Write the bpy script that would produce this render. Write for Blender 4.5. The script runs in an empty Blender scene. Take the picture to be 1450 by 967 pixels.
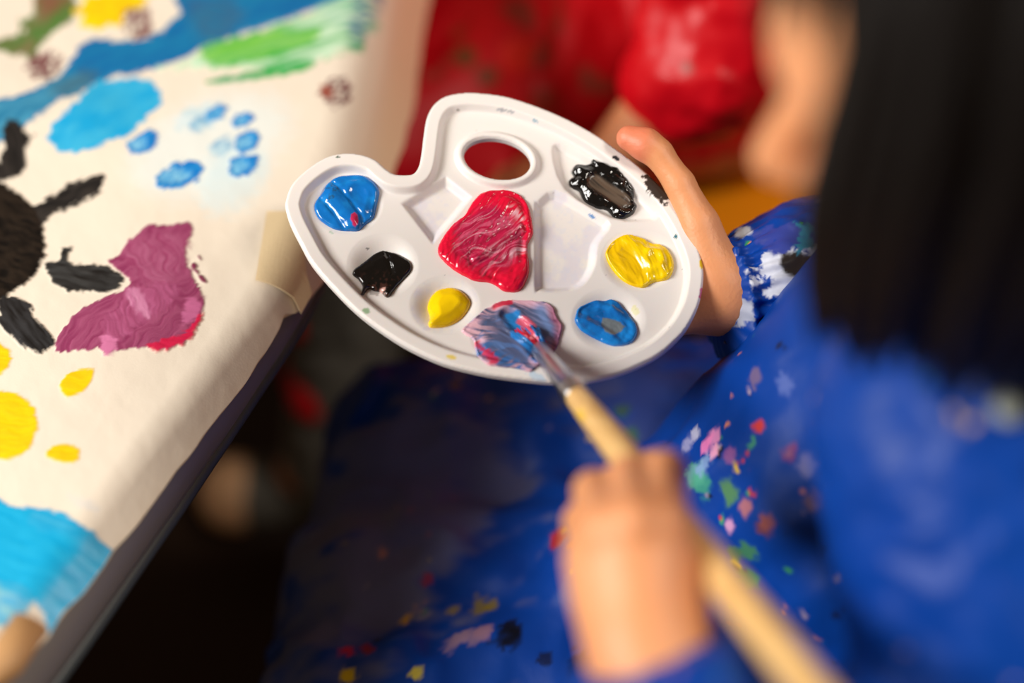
import bpy, math, random
import numpy as np
from mathutils import Vector

random.seed(4)
rng = np.random.default_rng(4)
S = bpy.context.scene
C = S.collection

# ------------------------------------------------------------------ camera, light, exposure
PITCH = math.radians(50.0)
FP = 1450 * 50.0 / 36.0
CAM = np.array([0.0, 0.0, 1.15])
FW = np.array([0.0, math.cos(PITCH), -math.sin(PITCH)])
RT = np.array([1.0, 0.0, 0.0])
UP = np.array([0.0, math.sin(PITCH), math.cos(PITCH)])

cd = bpy.data.cameras.new('camera'); cam = bpy.data.objects.new('camera', cd); C.objects.link(cam)
cam.location = CAM; cam.rotation_euler = (math.pi / 2 - PITCH, 0, 0)
cd.lens = 50; cd.sensor_width = 36; cd.clip_start = 0.02
cd.dof.use_dof = True; cd.dof.focus_distance = 0.715; cd.dof.aperture_fstop = 1.5; cd.dof.aperture_blades = 0
S.camera = cam
S.view_settings.view_transform = 'Standard'; S.view_settings.look = 'None'
S.view_settings.gamma = 1.0; S.view_settings.use_curve_mapping = False
S.view_settings.exposure = 0.0
S.cycles.use_denoising = True

W = bpy.data.worlds.new('world'); S.world = W; W.use_nodes = True
W.node_tree.nodes['Background'].inputs[0].default_value = (1.0, 0.70, 0.46, 1)
W.node_tree.nodes['Background'].inputs[1].default_value = 0.17

def area(name, loc, target, size, power, col, sy=None):
    l = bpy.data.lights.new(name, 'AREA'); l.energy = power; l.color = col
    l.shape = 'RECTANGLE'; l.size = size; l.size_y = sy or size
    o = bpy.data.objects.new(name, l); C.objects.link(o); o.location = loc
    o.rotation_euler = (Vector(target) - Vector(loc)).to_track_quat('-Z', 'Y').to_euler()
    return o
area('window_light', (-1.65, 0.02, 1.68), (-0.08, 0.48, 0.6), 0.9, 54, (1.0, 0.97, 0.92), 0.7)
area('ceiling_light', (1.12, 0.05, 2.30), (0.10, 0.5, 0.6), 0.4, 22, (1.0, 0.92, 0.82))

# ------------------------------------------------------------------ small maths
def lin(c):
    c = np.asarray(c, float) / 255.0
    return np.where(c <= 0.04045, c / 12.92, ((c + 0.055) / 1.055) ** 2.4)
def P(u, v, d):
    return CAM + d * (FW + (u - 725) / FP * RT - (v - 483.5) / FP * UP)
def Pplane(u, v, o, n):
    r = FW + (u - 725) / FP * RT - (v - 483.5) / FP * UP
    return CAM + r * (np.dot(o - CAM, n) / np.dot(r, n))
def Pz(u, v, z):
    return Pplane(u, v, np.array([0, 0, z]), np.array([0, 0, 1.0]))
def proj(p):
    q = np.asarray(p) - CAM
    d = q @ FW
    return 725 + (q @ RT) / d * FP, 483.5 - (q @ UP) / d * FP
def vnoise(p, seed=0):
    p = np.asarray(p, dtype=np.float64)
    i = np.floor(p).astype(np.int64); f = p - i; f = f * f * (3 - 2 * f)
    out = np.zeros(len(p))
    for dx in (0, 1):
        for dy in (0, 1):
            for dz in (0, 1):
                h = ((i[:, 0] + dx) * 374761393 + (i[:, 1] + dy) * 668265263 + (i[:, 2] + dz) * 2246822519 + seed * 3266489917) & 0xffffffff
                h = ((h ^ (h >> 13)) * 1274126177) & 0xffffffff
                h = h ^ (h >> 16)
                w = (f[:, 0] if dx else 1 - f[:, 0]) * (f[:, 1] if dy else 1 - f[:, 1]) * (f[:, 2] if dz else 1 - f[:, 2])
                out += w * (h / 4294967295.0)
    return out
def fbm(p, seed=0, oc=4):
    s = 0; a = 0.5; t = 0
    for k in range(oc):
        s = s + a * vnoise(np.asarray(p) * 2 ** k + 17.3 * k, seed + k); t += a; a *= 0.5
    return s / t
def n2(u, v, sc, seed=0, oc=3, sv=None):
    return fbm(np.stack([np.asarray(u) / sc, np.asarray(v) / (sv or sc), np.zeros(len(u))], 1), seed, oc)
def ss(a, b, x):
    t = np.clip((x - a) / (b - a), 0, 1); return t * t * (3 - 2 * t)
def smooth_poly(pts, n=8):
    pts = np.asarray(pts, float); out = []; m = len(pts)
    for i in range(m):
        p0, p1, p2, p3 = pts[i - 1], pts[i], pts[(i + 1) % m], pts[(i + 2) % m]
        for t in np.arange(n) / n:
            out.append(0.5 * (2 * p1 + (p2 - p0) * t + (2 * p0 - 5 * p1 + 4 * p2 - p3) * t * t + (3 * p1 - p0 - 3 * p2 + p3) * t ** 3))
    return np.array(out)
def poly_sdf(x, y, poly):
    d2 = np.full(len(x), 1e9); ins = np.zeros(len(x), bool); m = len(poly)
    for i in range(m):
        ax, ay = poly[i]; bx, by = poly[(i + 1) % m]
        ex, ey = bx - ax, by - ay
        wx, wy = x - ax, y - ay
        t = np.clip((wx * ex + wy * ey) / (ex * ex + ey * ey + 1e-18), 0, 1)
        d2 = np.minimum(d2, (wx - ex * t) ** 2 + (wy - ey * t) ** 2)
        c = (ay > y) != (by > y)
        if abs(ey) > 1e-15:
            ins ^= c & (x < ax + (y - ay) * ex / ey)
    d = np.sqrt(d2)
    return np.where(ins, -d, d)

# ------------------------------------------------------------------ objects, tags, meshes
def empty(name, loc, label, cat, group=None):
    o = bpy.data.objects.new(name, None); C.objects.link(o); o.location = loc; o.empty_display_size = 0.05
    o['label'] = label; o['category'] = cat
    if group: o['group'] = group
    return o
def tag(o, label, cat, group=None):
    o['label'] = label; o['category'] = cat
    if group: o['group'] = group
    return o
def mesh_np(name, v, f, m, parent=None, col=None, rough=None, smooth=True, normals=None):
    v = np.asarray(v, np.float32); me = bpy.data.meshes.new(name)
    if isinstance(f, np.ndarray):
        k = f.shape[1]
        me.vertices.add(len(v)); me.vertices.foreach_set('co', v.ravel())
        me.loops.add(f.size); me.loops.foreach_set('vertex_index', f.astype(np.int32).ravel())
        me.polygons.add(len(f)); me.polygons.foreach_set('loop_start', np.arange(0, f.size, k, dtype=np.int32))
        me.update(calc_edges=True); me.validate()
    else:
        me.from_pydata([tuple(map(float, q)) for q in v], [], [tuple(int(i) for i in q) for q in f]); me.update()
    me.polygons.foreach_set('use_smooth', np.full(len(me.polygons), smooth))
    if col is not None:
        a = me.color_attributes.new('Col', 'FLOAT_COLOR', 'POINT')
        c4 = np.ones((len(v), 4), np.float32); c4[:, :3] = col
        a.data.foreach_set('color', c4.ravel())
    if rough is not None:
        a = me.attributes.new('Rough', 'FLOAT', 'POINT'); a.data.foreach_set('value', np.asarray(rough, np.float32))
    if normals is not None:
        me.normals_split_custom_set_from_vertices([tuple(map(float, q)) for q in normals])
    me.materials.append(m)
    o = bpy.data.objects.new(name, me); C.objects.link(o)
    if parent:
        o.parent = parent
        pl = Vector((0, 0, 0)); q = parent
        while q: pl += q.location; q = q.parent
        o.location = -pl
    return o
def mat(name, col=(200, 200, 200), rough=0.5, attr=False, rattr=False, spec=0.5, sss=0.0, coat=0.0, bump=None, metal=0.0,
        wave=None, sheen=0.0, vary=None):
    m = bpy.data.materials.new(name); m.use_nodes = True; nt = m.node_tree; b = nt.nodes['Principled BSDF']
    c = lin(col); b.inputs['Base Color'].default_value = (*c, 1)
    b.inputs['Roughness'].default_value = rough; b.inputs['Specular IOR Level'].default_value = spec
    b.inputs['Metallic'].default_value = metal; b.inputs['Coat Weight'].default_value = coat
    b.inputs['Coat Roughness'].default_value = 0.08
    if sheen:
        b.inputs['Sheen Weight'].default_value = sheen
    if sss:
        b.inputs['Subsurface Weight'].default_value = sss
        b.inputs['Subsurface Radius'].default_value = (1.0, 0.35, 0.18); b.inputs['Subsurface Scale'].default_value = 0.006
    if attr:
        a = nt.nodes.new('ShaderNodeAttribute'); a.attribute_name = 'Col'
        nt.links.new(a.outputs['Color'], b.inputs['Base Color'])
    if rattr:
        a = nt.nodes.new('ShaderNodeAttribute'); a.attribute_name = 'Rough'
        nt.links.new(a.outputs['Fac'], b.inputs['Roughness'])
    tc = nt.nodes.new('ShaderNodeTexCoord')
    if vary:
        n = nt.nodes.new('ShaderNodeTexNoise'); n.inputs['Scale'].default_value = vary[0]; n.inputs['Detail'].default_value = 5
        mp = nt.nodes.new('ShaderNodeMapping'); mp.inputs['Scale'].default_value = vary[2]
        r = nt.nodes.new('ShaderNodeMix'); r.data_type = 'RGBA'
        r.inputs[6].default_value = (*c, 1); r.inputs[7].default_value = (*lin(vary[1]), 1)
        nt.links.new(tc.outputs['Object'], mp.inputs[0]); nt.links.new(mp.outputs[0], n.inputs['Vector'])
        nt.links.new(n.outputs['Fac'], r.inputs[0]); nt.links.new(r.outputs[2], b.inputs['Base Color'])
    if bump:
        n = nt.nodes.new('ShaderNodeTexNoise'); n.inputs['Scale'].default_value = bump[0]; n.inputs['Detail'].default_value = 4
        bp = nt.nodes.new('ShaderNodeBump'); bp.inputs['Strength'].default_value = bump[1]; bp.inputs['Distance'].default_value = bump[2]
        nt.links.new(tc.outputs['Object'], n.inputs['Vector']); nt.links.new(n.outputs['Fac'], bp.inputs['Height'])
        nt.links.new(bp.outputs[0], b.inputs['Normal'])
    return m

M_paper = mat('paper_paint', attr=True, rattr=True, rough=0.8, spec=0.4, bump=(900, 0.15, 0.0004))
M_plastic = mat('white_plastic', attr=True, rough=0.38, spec=0.45, sss=0.08)
M_paint = mat('wet_paint', attr=True, rattr=True, rough=0.15, spec=0.6, bump=(420, 0.25, 0.0006))
M_table = mat('table_laminate', (62, 58, 60), 0.35, vary=(60, (40, 36, 36), (1, 1, 1)))
M_band = mat('table_edge', (70, 76, 76), 0.45)
M_tape = mat('masking_tape', (236, 212, 168), 0.7, bump=(500, 0.2, 0.0005))
M_apron = mat('table_edge_laminate', (126, 120, 116), 0.30, spec=0.6)
M_kraft = mat('brown_tape', (196, 150, 100), 0.6, bump=(200, 0.2, 0.001))
M_wood = mat('brush_wood', attr=True, rough=0.42, coat=0.2)
M_steel = mat('ferrule_steel', (196, 196, 200), 0.28, metal=1.0)
M_skin = mat('skin', attr=True, rough=0.5, sss=0.12, bump=(520, 0.4, 0.0006))
M_blue = mat('blue_smock', attr=True, rattr=True, rough=0.5, spec=0.2, bump=(260, 0.12, 0.001))
M_red = mat('red_smock', attr=True, rough=0.42, spec=0.3)
M_hair = mat('black_hair', (13, 8, 6), 0.5, spec=0.2)
M_eye = mat('eye', (235, 230, 225), 0.15)
M_iris = mat('iris', (40, 22, 14), 0.1)
M_grey = mat('grey_trousers', (96, 92, 84), 0.85, bump=(300, 0.3, 0.001))
M_shoe = mat('tan_shoe', (222, 172, 128), 0.6, bump=(200, 0.2, 0.001))
M_sole = mat('shoe_sole', (60, 45, 36), 0.8)
M_chair = mat('orange_wood', (250, 160, 10), 0.4, vary=(30, (240, 140, 8), (1, 8, 1)))
M_floor = mat('floor_wood', (62, 38, 18), 0.6, vary=(14, (44, 26, 12), (1, 9, 1)))
M_leg = mat('dark_metal', (40, 38, 38), 0.4, metal=0.6)
M_button = mat('pale_snap', (190, 200, 190), 0.4)

# box / tube / lathe helpers that return vertex and face lists
def rounded_box(cx, cy, cz, sx, sy, sz, r=0.004):
    import bmesh
    bm = bmesh.new(); bmesh.ops.create_cube(bm, size=1.0)
    for v in bm.verts: v.co = (cx + v.co.x * sx, cy + v.co.y * sy, cz + v.co.z * sz)
    bmesh.ops.bevel(bm, geom=bm.edges[:], offset=r, segments=3, affect='EDGES', profile=0.5)
    bm.verts.index_update()
    v = [tuple(q.co) for q in bm.verts]; f = [[w.index for w in p.verts] for p in bm.faces]; bm.free()
    return v, f
def tube(path, rad, n=16, cap=True, squash=1.0):
    path = np.asarray(path, float); rad = np.broadcast_to(np.asarray(rad, float), (len(path),))
    T = np.gradient(path, axis=0); T /= np.linalg.norm(T, axis=1)[:, None] + 1e-12
    a = np.array([0, 0, 1.0]) if abs(T[0][2]) < 0.9 else np.array([1.0, 0, 0])
    N = np.cross(T[0], a); N /= np.linalg.norm(N); V = []
    th = np.arange(n) / n * 2 * math.pi
    for p, t, r in zip(path, T, rad):
        N = N - t * np.dot(N, t); N /= np.linalg.norm(N); B = np.cross(t, N)
        V.append(p + r * (np.cos(th)[:, None] * N + squash * np.sin(th)[:, None] * B))
    V = np.concatenate(V); F = []
    for i in range(len(path) - 1):
        for j in range(n):
            F.append([i * n + j, i * n + (j + 1) % n, (i + 1) * n + (j + 1) % n, (i + 1) * n + j])
    if cap:
        F.append(list(range(n))[::-1]); F.append([(len(path) - 1) * n + j for j in range(n)])
    return V, F
def merge(parts):
    V = []; F = []; o = 0
    for v, f in parts:
        V.extend([tuple(q) for q in v]); F.extend([[i + o for i in q] for q in f]); o += len(v)
    return np.array(V), F

# ------------------------------------------------------------------ implicit surfaces for bodies and cloth
def smin(a, b, k):
    h = np.clip(0.5 + 0.5 * (b - a) / k, 0, 1)
    return b + (a - b) * h - k * h * (1 - h)
def cap(a, b, ra, rb=None):
    a = np.array(a, float); b = np.array(b, float); rb = ra if rb is None else rb
    def f(p):
        ba = b - a; q = p - a
        t = np.clip(q @ ba / (ba @ ba + 1e-12), 0, 1)
        return np.linalg.norm(q - t[:, None] * ba, axis=1) - (ra + (rb - ra) * t)
    f.bb = (np.minimum(a - ra, b - rb), np.maximum(a + ra, b + rb)); return f
def ell(c, r, R=None):
    c = np.array(c, float); r = np.array(r, float); R = np.eye(3) if R is None else np.array(R, float)   # rows of R: local axes
    def f(p):
        q = (p - c) @ R.T
        k0 = np.linalg.norm(q / r, axis=1); k1 = np.linalg.norm(q / (r * r), axis=1) + 1e-9
        return k0 * (k0 - 1) / k1
    m = r.max(); f.bb = (c - m, c + m); return f
def grp(k, *fs):
    def f(p):
        d = fs[0](p)
        for g in fs[1:]: d = smin(d, g(p), k)
        return d
    f.bb = (np.min([g.bb[0] for g in fs], axis=0), np.max([g.bb[1] for g in fs], axis=0)); return f
def chain(pts, rad, k=0.004):
    return grp(k, *[cap(pts[i], pts[i + 1], rad[i], rad[i + 1]) for i in range(len(pts) - 1)])
def near(f, m=0.03):
    """evaluate f only close to its own bounds"""
    lo, hi = f.bb[0] - m, f.bb[1] + m
    def g(p):
        d = np.full(len(p), 0.5); ok = np.all((p > lo) & (p < hi), axis=1)
        if ok.any(): d[ok] = f(p[ok])
        return d
    g.bb = f.bb; return g
def surf(f, h, margin=0.0, pad=0.012):
    lo = f.bb[0] - pad; hi = f.bb[1] + pad; H = 4 * h
    n = np.ceil((hi - lo) / H).astype(int) + 1
    g = np.stack(np.meshgrid(*[np.arange(k) for k in n], indexing='ij'), -1).reshape(-1, 3)
    cen = lo + (g + 0.5) * H
    val = np.concatenate([f(q) for q in np.array_split(cen, max(1, len(cen) // 200000))])
    g = g[np.abs(val) < H * 1.25 + margin]
    N = 4 * n + 1; st = np.array([N[1] * N[2], N[2], 1])
    off = np.stack(np.meshgrid(*[np.arange(5)] * 3, indexing='ij'), -1).reshape(-1, 3)
    cid = ((g[:, None, :] * 4 + off[None]) @ st)
    uq, inv = np.unique(cid.ravel(), return_inverse=True)
    ijk = np.stack([uq // st[0], (uq // st[1]) % N[1], uq % N[2]], 1)
    pts = lo + ijk * h
    vv = np.concatenate([f(q) for q in np.array_split(pts, max(1, len(pts) // 200000))])
    Vv = vv[inv.reshape(len(g), 125)].reshape(-1, 5, 5, 5)
    cor = {(a, b, c): Vv[:, a:a + 4, b:b + 4, c:c + 4].reshape(-1) for a in (0, 1) for b in (0, 1) for c in (0, 1)}
    o4 = np.stack(np.meshgrid(*[np.arange(4)] * 3, indexing='ij'), -1).reshape(-1, 3)
    cell = (g[:, None, :] * 4 + o4[None]).reshape(-1, 3)
    s = np.stack([cor[k] < 0 for k in cor], 1).sum(1)
    act = (s > 0) & (s < 8)
    cell = cell[act]; cor = {k: cor[k][act] for k in cor}
    ids = cell @ st; order = np.argsort(ids); cell = cell[order]; ids = ids[order]; cor = {k: cor[k][order] for k in cor}
    acc = np.zeros((len(ids), 3)); cnt = np.zeros(len(ids))
    ks = list(cor)
    for a in ks:
        for ax in range(3):
            if a[ax] == 0:
                b = list(a); b[ax] = 1; b = tuple(b)
                va, vb = cor[a], cor[b]; x = (va < 0) != (vb < 0)
                t = np.where(x, va / np.where(x, va - vb, 1), 0)
                q = np.tile(np.array(a, float), (len(ids), 1)); q[:, ax] += t
                acc[x] += q[x]; cnt[x] += 1
    V = lo + (cell + acc / cnt[:, None]) * h
    F = []
    for ax, (d1, d2) in ((0, (1, 2)), (1, (2, 0)), (2, (0, 1))):
        b = [0, 0, 0]; b[ax] = 1
        va, vb = cor[(0, 0, 0)], cor[tuple(b)]
        x = np.nonzero((va < 0) != (vb < 0))[0]
        i0 = ids[x]; q = [i0, i0 - st[d1], i0 - st[d1] - st[d2], i0 - st[d2]]
        idx = [np.clip(np.searchsorted(ids, k), 0, len(ids) - 1) for k in q]
        ok = np.all([ids[j] == k for j, k in zip(idx, q)], axis=0)
        quad = np.stack(idx, 1)[ok]
        neg = va[x][ok] < 0
        quad = np.where(neg[:, None], quad, quad[:, ::-1])
        F.append(quad)
    return V, np.concatenate(F)
def relax(V, F, it=2, lam=0.5):
    e = np.concatenate([F[:, [0, 1]], F[:, [1, 2]], F[:, [2, 3]], F[:, [3, 0]]])
    for _ in range(it):
        a = np.zeros_like(V); c = np.zeros(len(V))
        for k in range(3):
            a[:, k] = np.bincount(e[:, 0], V[e[:, 1], k], len(V)) + np.bincount(e[:, 1], V[e[:, 0], k], len(V))
        c = np.bincount(e[:, 0], minlength=len(V)) + np.bincount(e[:, 1], minlength=len(V))
        V = V + lam * (a / np.maximum(c, 1)[:, None] - V)
    return V

# ------------------------------------------------------------------ the floor
o = mesh_np('floor', [(-3, -2, 0), (3, -2, 0), (3, 4, 0), (-3, 4, 0)], [[0, 1, 2, 3]], M_floor, smooth=False); o['kind'] = 'structure'

# ------------------------------------------------------------------ the table
TZ = 0.600
PZ = TZ + 0.0015
crease = np.array([Pz(u, v, PZ)[:2] for u, v in [(520, -60), (516, 0), (492, 120), (470, 222), (415, 372), (372, 455), (286, 570), (186, 700), (160, 742), (66, 868), (36, 910)]])
crease = crease[np.argsort(crease[:, 1])]
_gy = np.arange(-0.4, 1.5, 0.002)
_gx = np.interp(_gy, crease[:, 1], crease[:, 0]) + np.where(_gy < crease[0, 1], (_gy - crease[0, 1]) * 0.5, 0) + np.where(_gy > crease[-1, 1], (_gy - crease[-1, 1]) * 0.08, 0)
_gx = np.convolve(np.pad(_gx, 24, mode='edge'), np.ones(49) / 49, 'valid')
def crease_x(y): return np.interp(y, _gy, _gx)
BEND_Y = [0.3, 0.45, 0.6, 0.9]
def bend_r(y): return np.interp(y, BEND_Y, [0.030, 0.030, 0.030, 0.028])
def bend_s(y): return np.interp(y, BEND_Y, [0.021, 0.020, 0.012, 0.008])      # the bend starts a little before the crease
ty = np.linspace(-0.25, 1.35, 110)
tx = crease_x(ty) - bend_s(ty)
troot = empty('craft_table', (-0.6, 0.55, 0), 'dark grey craft table with a curved edge under the painted paper', 'table')
ring = [(x, y) for x, y in zip(tx, ty)] + [(-1.15, 1.35), (-1.15, -0.25)]
n = len(ring)
v = [(x, y, TZ) for x, y in ring] + [(x, y, TZ - 0.02) for x, y in ring]
f = [list(range(n)), [n + i for i in range(n)][::-1]] + [[i, n + i, n + (i + 1) % n, (i + 1) % n] for i in range(n)]
mesh_np('tabletop', v, f, M_table, troot, smooth=False)
rv = []; APR = np.interp(ty, [0.25, 0.38, 0.46, 0.55], [0.037, 0.035, 0.029, 0.028])
nr_ = 8
for k in range(nr_ + 1):
    a = math.pi / 2 * k / nr_; rr = bend_r(ty) - 0.0035
    rv += [(x + q * math.sin(a), y, TZ - q * (1 - math.cos(a))) for x, y, q in zip(tx, ty, rr)]
rr = bend_r(ty) - 0.0035
rv += [(x + q, y, TZ - ap) for x, y, q, ap in zip(tx, ty, rr, APR)] + [(x + q - 0.012, y, TZ - ap) for x, y, q, ap in zip(tx, ty, rr, APR)] + [(x - 0.001, y, TZ - 0.018) for x, y, q in zip(tx, ty, rr)]
m_ = len(ty)
rf = [[k * m_ + i, (k + 1) * m_ + i, (k + 1) * m_ + i + 1, k * m_ + i + 1] for k in range(nr_ + 3) for i in range(m_ - 1)]
mesh_np('edge_band', rv, rf, M_apron, troot)
mesh_np('edge_trim', *tube([(x + q - 0.002, y, TZ - ap) for x, y, q, ap in zip(tx, ty, rr, APR)], 0.0042, 10), M_band, troot)
for x, y in ((-0.42, 0.05), (-0.42, 1.2), (-1.05, 0.05), (-1.05, 1.2)):
    vv_, ff_ = tube([(x, y, TZ - 0.021), (x, y, 0.02), (x, y, 0.0)], [0.018, 0.016, 0.02]); mesh_np('leg', vv_, ff_, M_leg, troot)

# ------------------------------------------------------------------ the painted paper
Ly = np.array([0.27, 0.30, 0.335, 0.36, 0.43, 0.488, 0.491, 0.52, 0.60, 0.73, 0.9])
LL = np.array([0.003, 0.004, 0.006, 0.008, 0.010, 0.009, 0.014, 0.022, 0.046, 0.075, 0.08])
G = 0.00062
ys = np.arange(0.285, 0.90, G)
NX = 700
xl = -0.47
cx = crease_x(ys)
Lr = np.interp(ys, Ly, LL)
Lr = Lr + 0.002 * (vnoise(np.stack([ys * 90, ys * 0, ys * 0], 1), 3) - 0.5)
u01 = np.linspace(0, 1, NX)
tot = cx[:, None] + Lr[:, None] - xl
s = xl + u01[None, :] * tot - cx[:, None]              # arc length past the crease
Y = np.repeat(ys[:, None], NX, 1)
R0 = bend_r(ys)[:, None]; S0 = bend_s(ys)[:, None]
maxang = np.interp(ys, [0.3, 0.40, 0.48, 0.56, 0.73], [0.5, 0.55, 0.65, 1.05, 1.3])[:, None]
sq = s + S0
ang = np.clip(sq / R0, 0, maxang); ex_ = np.maximum(sq - R0 * maxang, 0)
X = np.where(sq <= 0, cx[:, None] + s, cx[:, None] - S0 + R0 * np.sin(ang) + ex_ * np.cos(maxang))
Z = np.where(sq <= 0, PZ, PZ - R0 * (1 - np.cos(ang)) - ex_ * np.sin(maxang))
pts = np.stack([X, Y, Z], -1).reshape(-1, 3)
flat = np.stack([cx[:, None] + np.minimum(s, 0.03), Y, np.full_like(X, PZ)], -1).reshape(-1, 3)
U, V_ = proj(flat)
U = np.where(s.ravel() > 0, U + 0 * U, U)
N = len(U)
base = lin((233, 221, 203))
col = np.tile(base, (N, 1)); rough = np.full(N, 0.8); hgt = np.zeros(N)
col *= (1 - 0.05 * (n2(U, V_, 130, 5) - 0.5))[:, None]
fold_shade = 0.75 * ss(-0.004, 0.045, s.ravel())[:, None]  # warm shade of the bent-down edge, painted into the paper colour
col = col * (1 - fold_shade) + fold_shade * lin((238, 208, 160))
WU = (n2(U, V_, 7, 11, 3) - 0.5); WF = (n2(U, V_, 4.6, 12, 2) - 0.5); WB = (n2(U, V_, 30, 13, 3) - 0.5)
def paint(poly, c, amp=5, soft=1.5, op=1.0, rg=0.45, h=0.0, c2=None, st=(18, 3), ang=0.0, mixs=1.0, cover=None, sm=3, wp=1.0):
    pl = smooth_poly(poly, sm); pad = 25
    b = (U > pl[:, 0].min() - pad) & (U < pl[:, 0].max() + pad) & (V_ > pl[:, 1].min() - pad) & (V_ < pl[:, 1].max() + pad)
    idx = np.nonzero(b)[0]
    if not len(idx): return
    u, v = U[idx], V_[idx]
    ca, sa = math.cos(ang), math.sin(ang)
    sd = int(abs(poly[0][0]) * 7 + abs(poly[0][1]) * 3) % 997
    k = n2(u * ca + v * sa + 8 * wp * WB[idx], -u * sa + v * ca + 14 * wp * WB[idx], st[0], sd, 3, st[1])
    kb = n2(u * ca + v * sa, -u * sa + v * ca, 22, sd + 1, 2, 2.8) - 0.5                 # bristle marks at the ends of a stroke
    d = poly_sdf(u, v, pl) + amp * (1.5 * WU[idx] + 0.4 * WF[idx] + 1.1 * kb)
    soft = max(soft, 1.8); m = ss(soft, -soft, d) * op
    if cover is not None:
        m = m * ss(cover - 0.08, cover + 0.08, k + 0.35 * WF[idx])
    cc = np.tile(lin(c), (len(idx), 1))
    if c2 is not None:
        kk = np.clip((k - 0.5) * 2.2 * mixs + 0.5, 0, 1)[:, None]
        cc = cc * (1 - kk) + lin(c2) * kk
    col[idx] = col[idx] * (1 - m[:, None]) + cc * m[:, None]
    rough[idx] = rough[idx] * (1 - m) + rg * m
    hgt[idx] = np.maximum(hgt[idx] * (1 - m), 0) + m * h * (0.5 + k) 
def z5(*p): return [(x / 3.02, y / 3.02) for x, y in p]
def z6(*p): return [(x / 3.02, y / 3.02 + 300) for x, y in p]
def z7(*p): return [(x / 2.635, y / 2.635 + 600) for x, y in p]
def oval(x, y, a, b, r=0, n=12):
    r = math.radians(r)
    return [(x + a * math.cos(t) * math.cos(r) - b * math.sin(t) * math.sin(r), y + a * math.cos(t) * math.sin(r) + b * math.sin(t) * math.cos(r)) for t in np.arange(n) / n * 2 * math.pi]
# pale wash round the prints
paint(oval(298, 205, 118, 62, -22), (222, 238, 240), 14, 28, 0.55, 0.75)
paint(oval(330, 255, 55, 40, -40), (196, 230, 242), 12, 20, 0.45, 0.75)
paint(oval(282, 165, 34, 15, -10), (150, 205, 228), 10, 9, 0.7, 0.7, c2=(225, 235, 236))
# river, pond, bank, hill
paint(z5((-60, 470), (150, 400), (280, 300), (330, 210), (430, 160), (520, 180), (640, 160), (720, 110), (770, 50), (800, -40), (1500, -60), (1430, 15), (1300, 60), (1180, 100), (1000, 160), (870, 200), (830, 230), (780, 260), (640, 300), (480, 330), (420, 360), (330, 410), (250, 440), (120, 540), (-60, 640)),
      (12, 104, 165), 6, 2, 1, 0.28, 0.0004, (20, 122, 172), (40, 8), -0.5)
paint(z5((-40, 470), (150, 410), (260, 330), (400, 330), (330, 410), (250, 440), (120, 540), (-60, 640)), (40, 122, 160), 9, 6, 0.85, 0.4, 0.0002, (80, 160, 190), (30, 4), -0.55)
paint(z5((800, 20), (960, 0), (1040, 60), (960, 160), (880, 190), (830, 120)), (70, 90, 110), 14, 14, 0.6, 0.4, c2=(30, 110, 150))
paint(z5((250, 360), (380, 300), (420, 340), (330, 400), (230, 420)), (62, 92, 110), 10, 8, 0.6, 0.35)
paint(z5((420, 355), (560, 335), (640, 350), (690, 400), (680, 450), (620, 510), (560, 570), (470, 610), (400, 640), (290, 655), (240, 640), (200, 590), (250, 520), (330, 450), (370, 400)),
      (16, 164, 220), 6, 2.5, 1, 0.5, 0.0002, (55, 178, 222), (30, 10), -0.5)
paint(z5((830, 240), (920, 190), (1050, 160), (1180, 110), (1250, 90), (1500, -20), (1600, 40), (1560, 140), (1560, 190), (1450, 230), (1330, 280), (1250, 310), (1080, 300), (900, 292), (680, 290), (800, 262)),
      (38, 168, 72), 9, 4, 1, 0.55, 0.0003, (205, 235, 205), (60, 5), -0.28, 1.3)
paint(z5((880, 190), (1050, 160), (1200, 120), (1360, 130), (1340, 180), (1180, 230), (1050, 280), (920, 285), (860, 250)), (30, 165, 70), 9, 5, 0.9, 0.5, 0.0003, (125, 200, 70), (50, 5), -0.28)
paint(z5((880, 352), (960, 325), (1080, 305), (1200, 285), (1330, 260), (1310, 300), (1200, 322), (1050, 345), (940, 360)), (70, 178, 70), 5, 2.5, 0.95, 0.5, 0.0002, (30, 160, 95), (60, 4), -0.2)
paint(z5((1380, 30), (1560, -40), (1640, 60), (1560, 130), (1440, 120)), (70, 180, 130), 9, 6, 0.7, 0.5, c2=(225, 240, 225), st=(40, 4), ang=-0.4)
paint(z5((1520, -60), (1680, -60), (1590, 60), (1545, 180), (1490, 160), (1500, 60)), (40, 100, 150), 10, 7, 0.75, 0.5, cover=0.45)
paint(z5((160, -30), (320, -30), (310, 90), (240, 120), (160, 220), (150, 258), (100, 240), (-30, 215), (-30, 185), (30, 165), (100, 140), (85, 95), (150, 60)),
      (72, 122, 52), 7, 3, 1, 0.5, 0.0002, (125, 110, 75), (40, 14), -0.9)
paint(z5((170, -30), (300, -30), (270, 50), (190, 70)), (130, 82, 62), 14, 10, 0.8, 0.5)
paint(z5((305, 52), (350, 20), (370, -30), (610, -30), (612, 30), (545, 50), (520, 108), (462, 106), (430, 128), (345, 112), (350, 72)), (250, 214, 4), 6, 2.2, 1, 0.4, 0.0003, (238, 196, 10), (14, 5))
for q, rr in (((590, 103), (64, 66)), ((192, 282), (78, 62)), ((1440, 388), (72, 52))):
    pc = (q[0] / 3.02, q[1] / 3.02)
    paint(oval(pc[0], pc[1], rr[0] / 3.02, rr[1] / 3.02, -35), (78, 42, 48), 10, 3, 0.95, 0.6, 0, (128, 70, 72), (6, 3), -0.8, cover=0.37)
paint(oval(462, 130, 8, 10, -30), (150, 55, 30), 6, 3, 0.8, 0.6)
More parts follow.
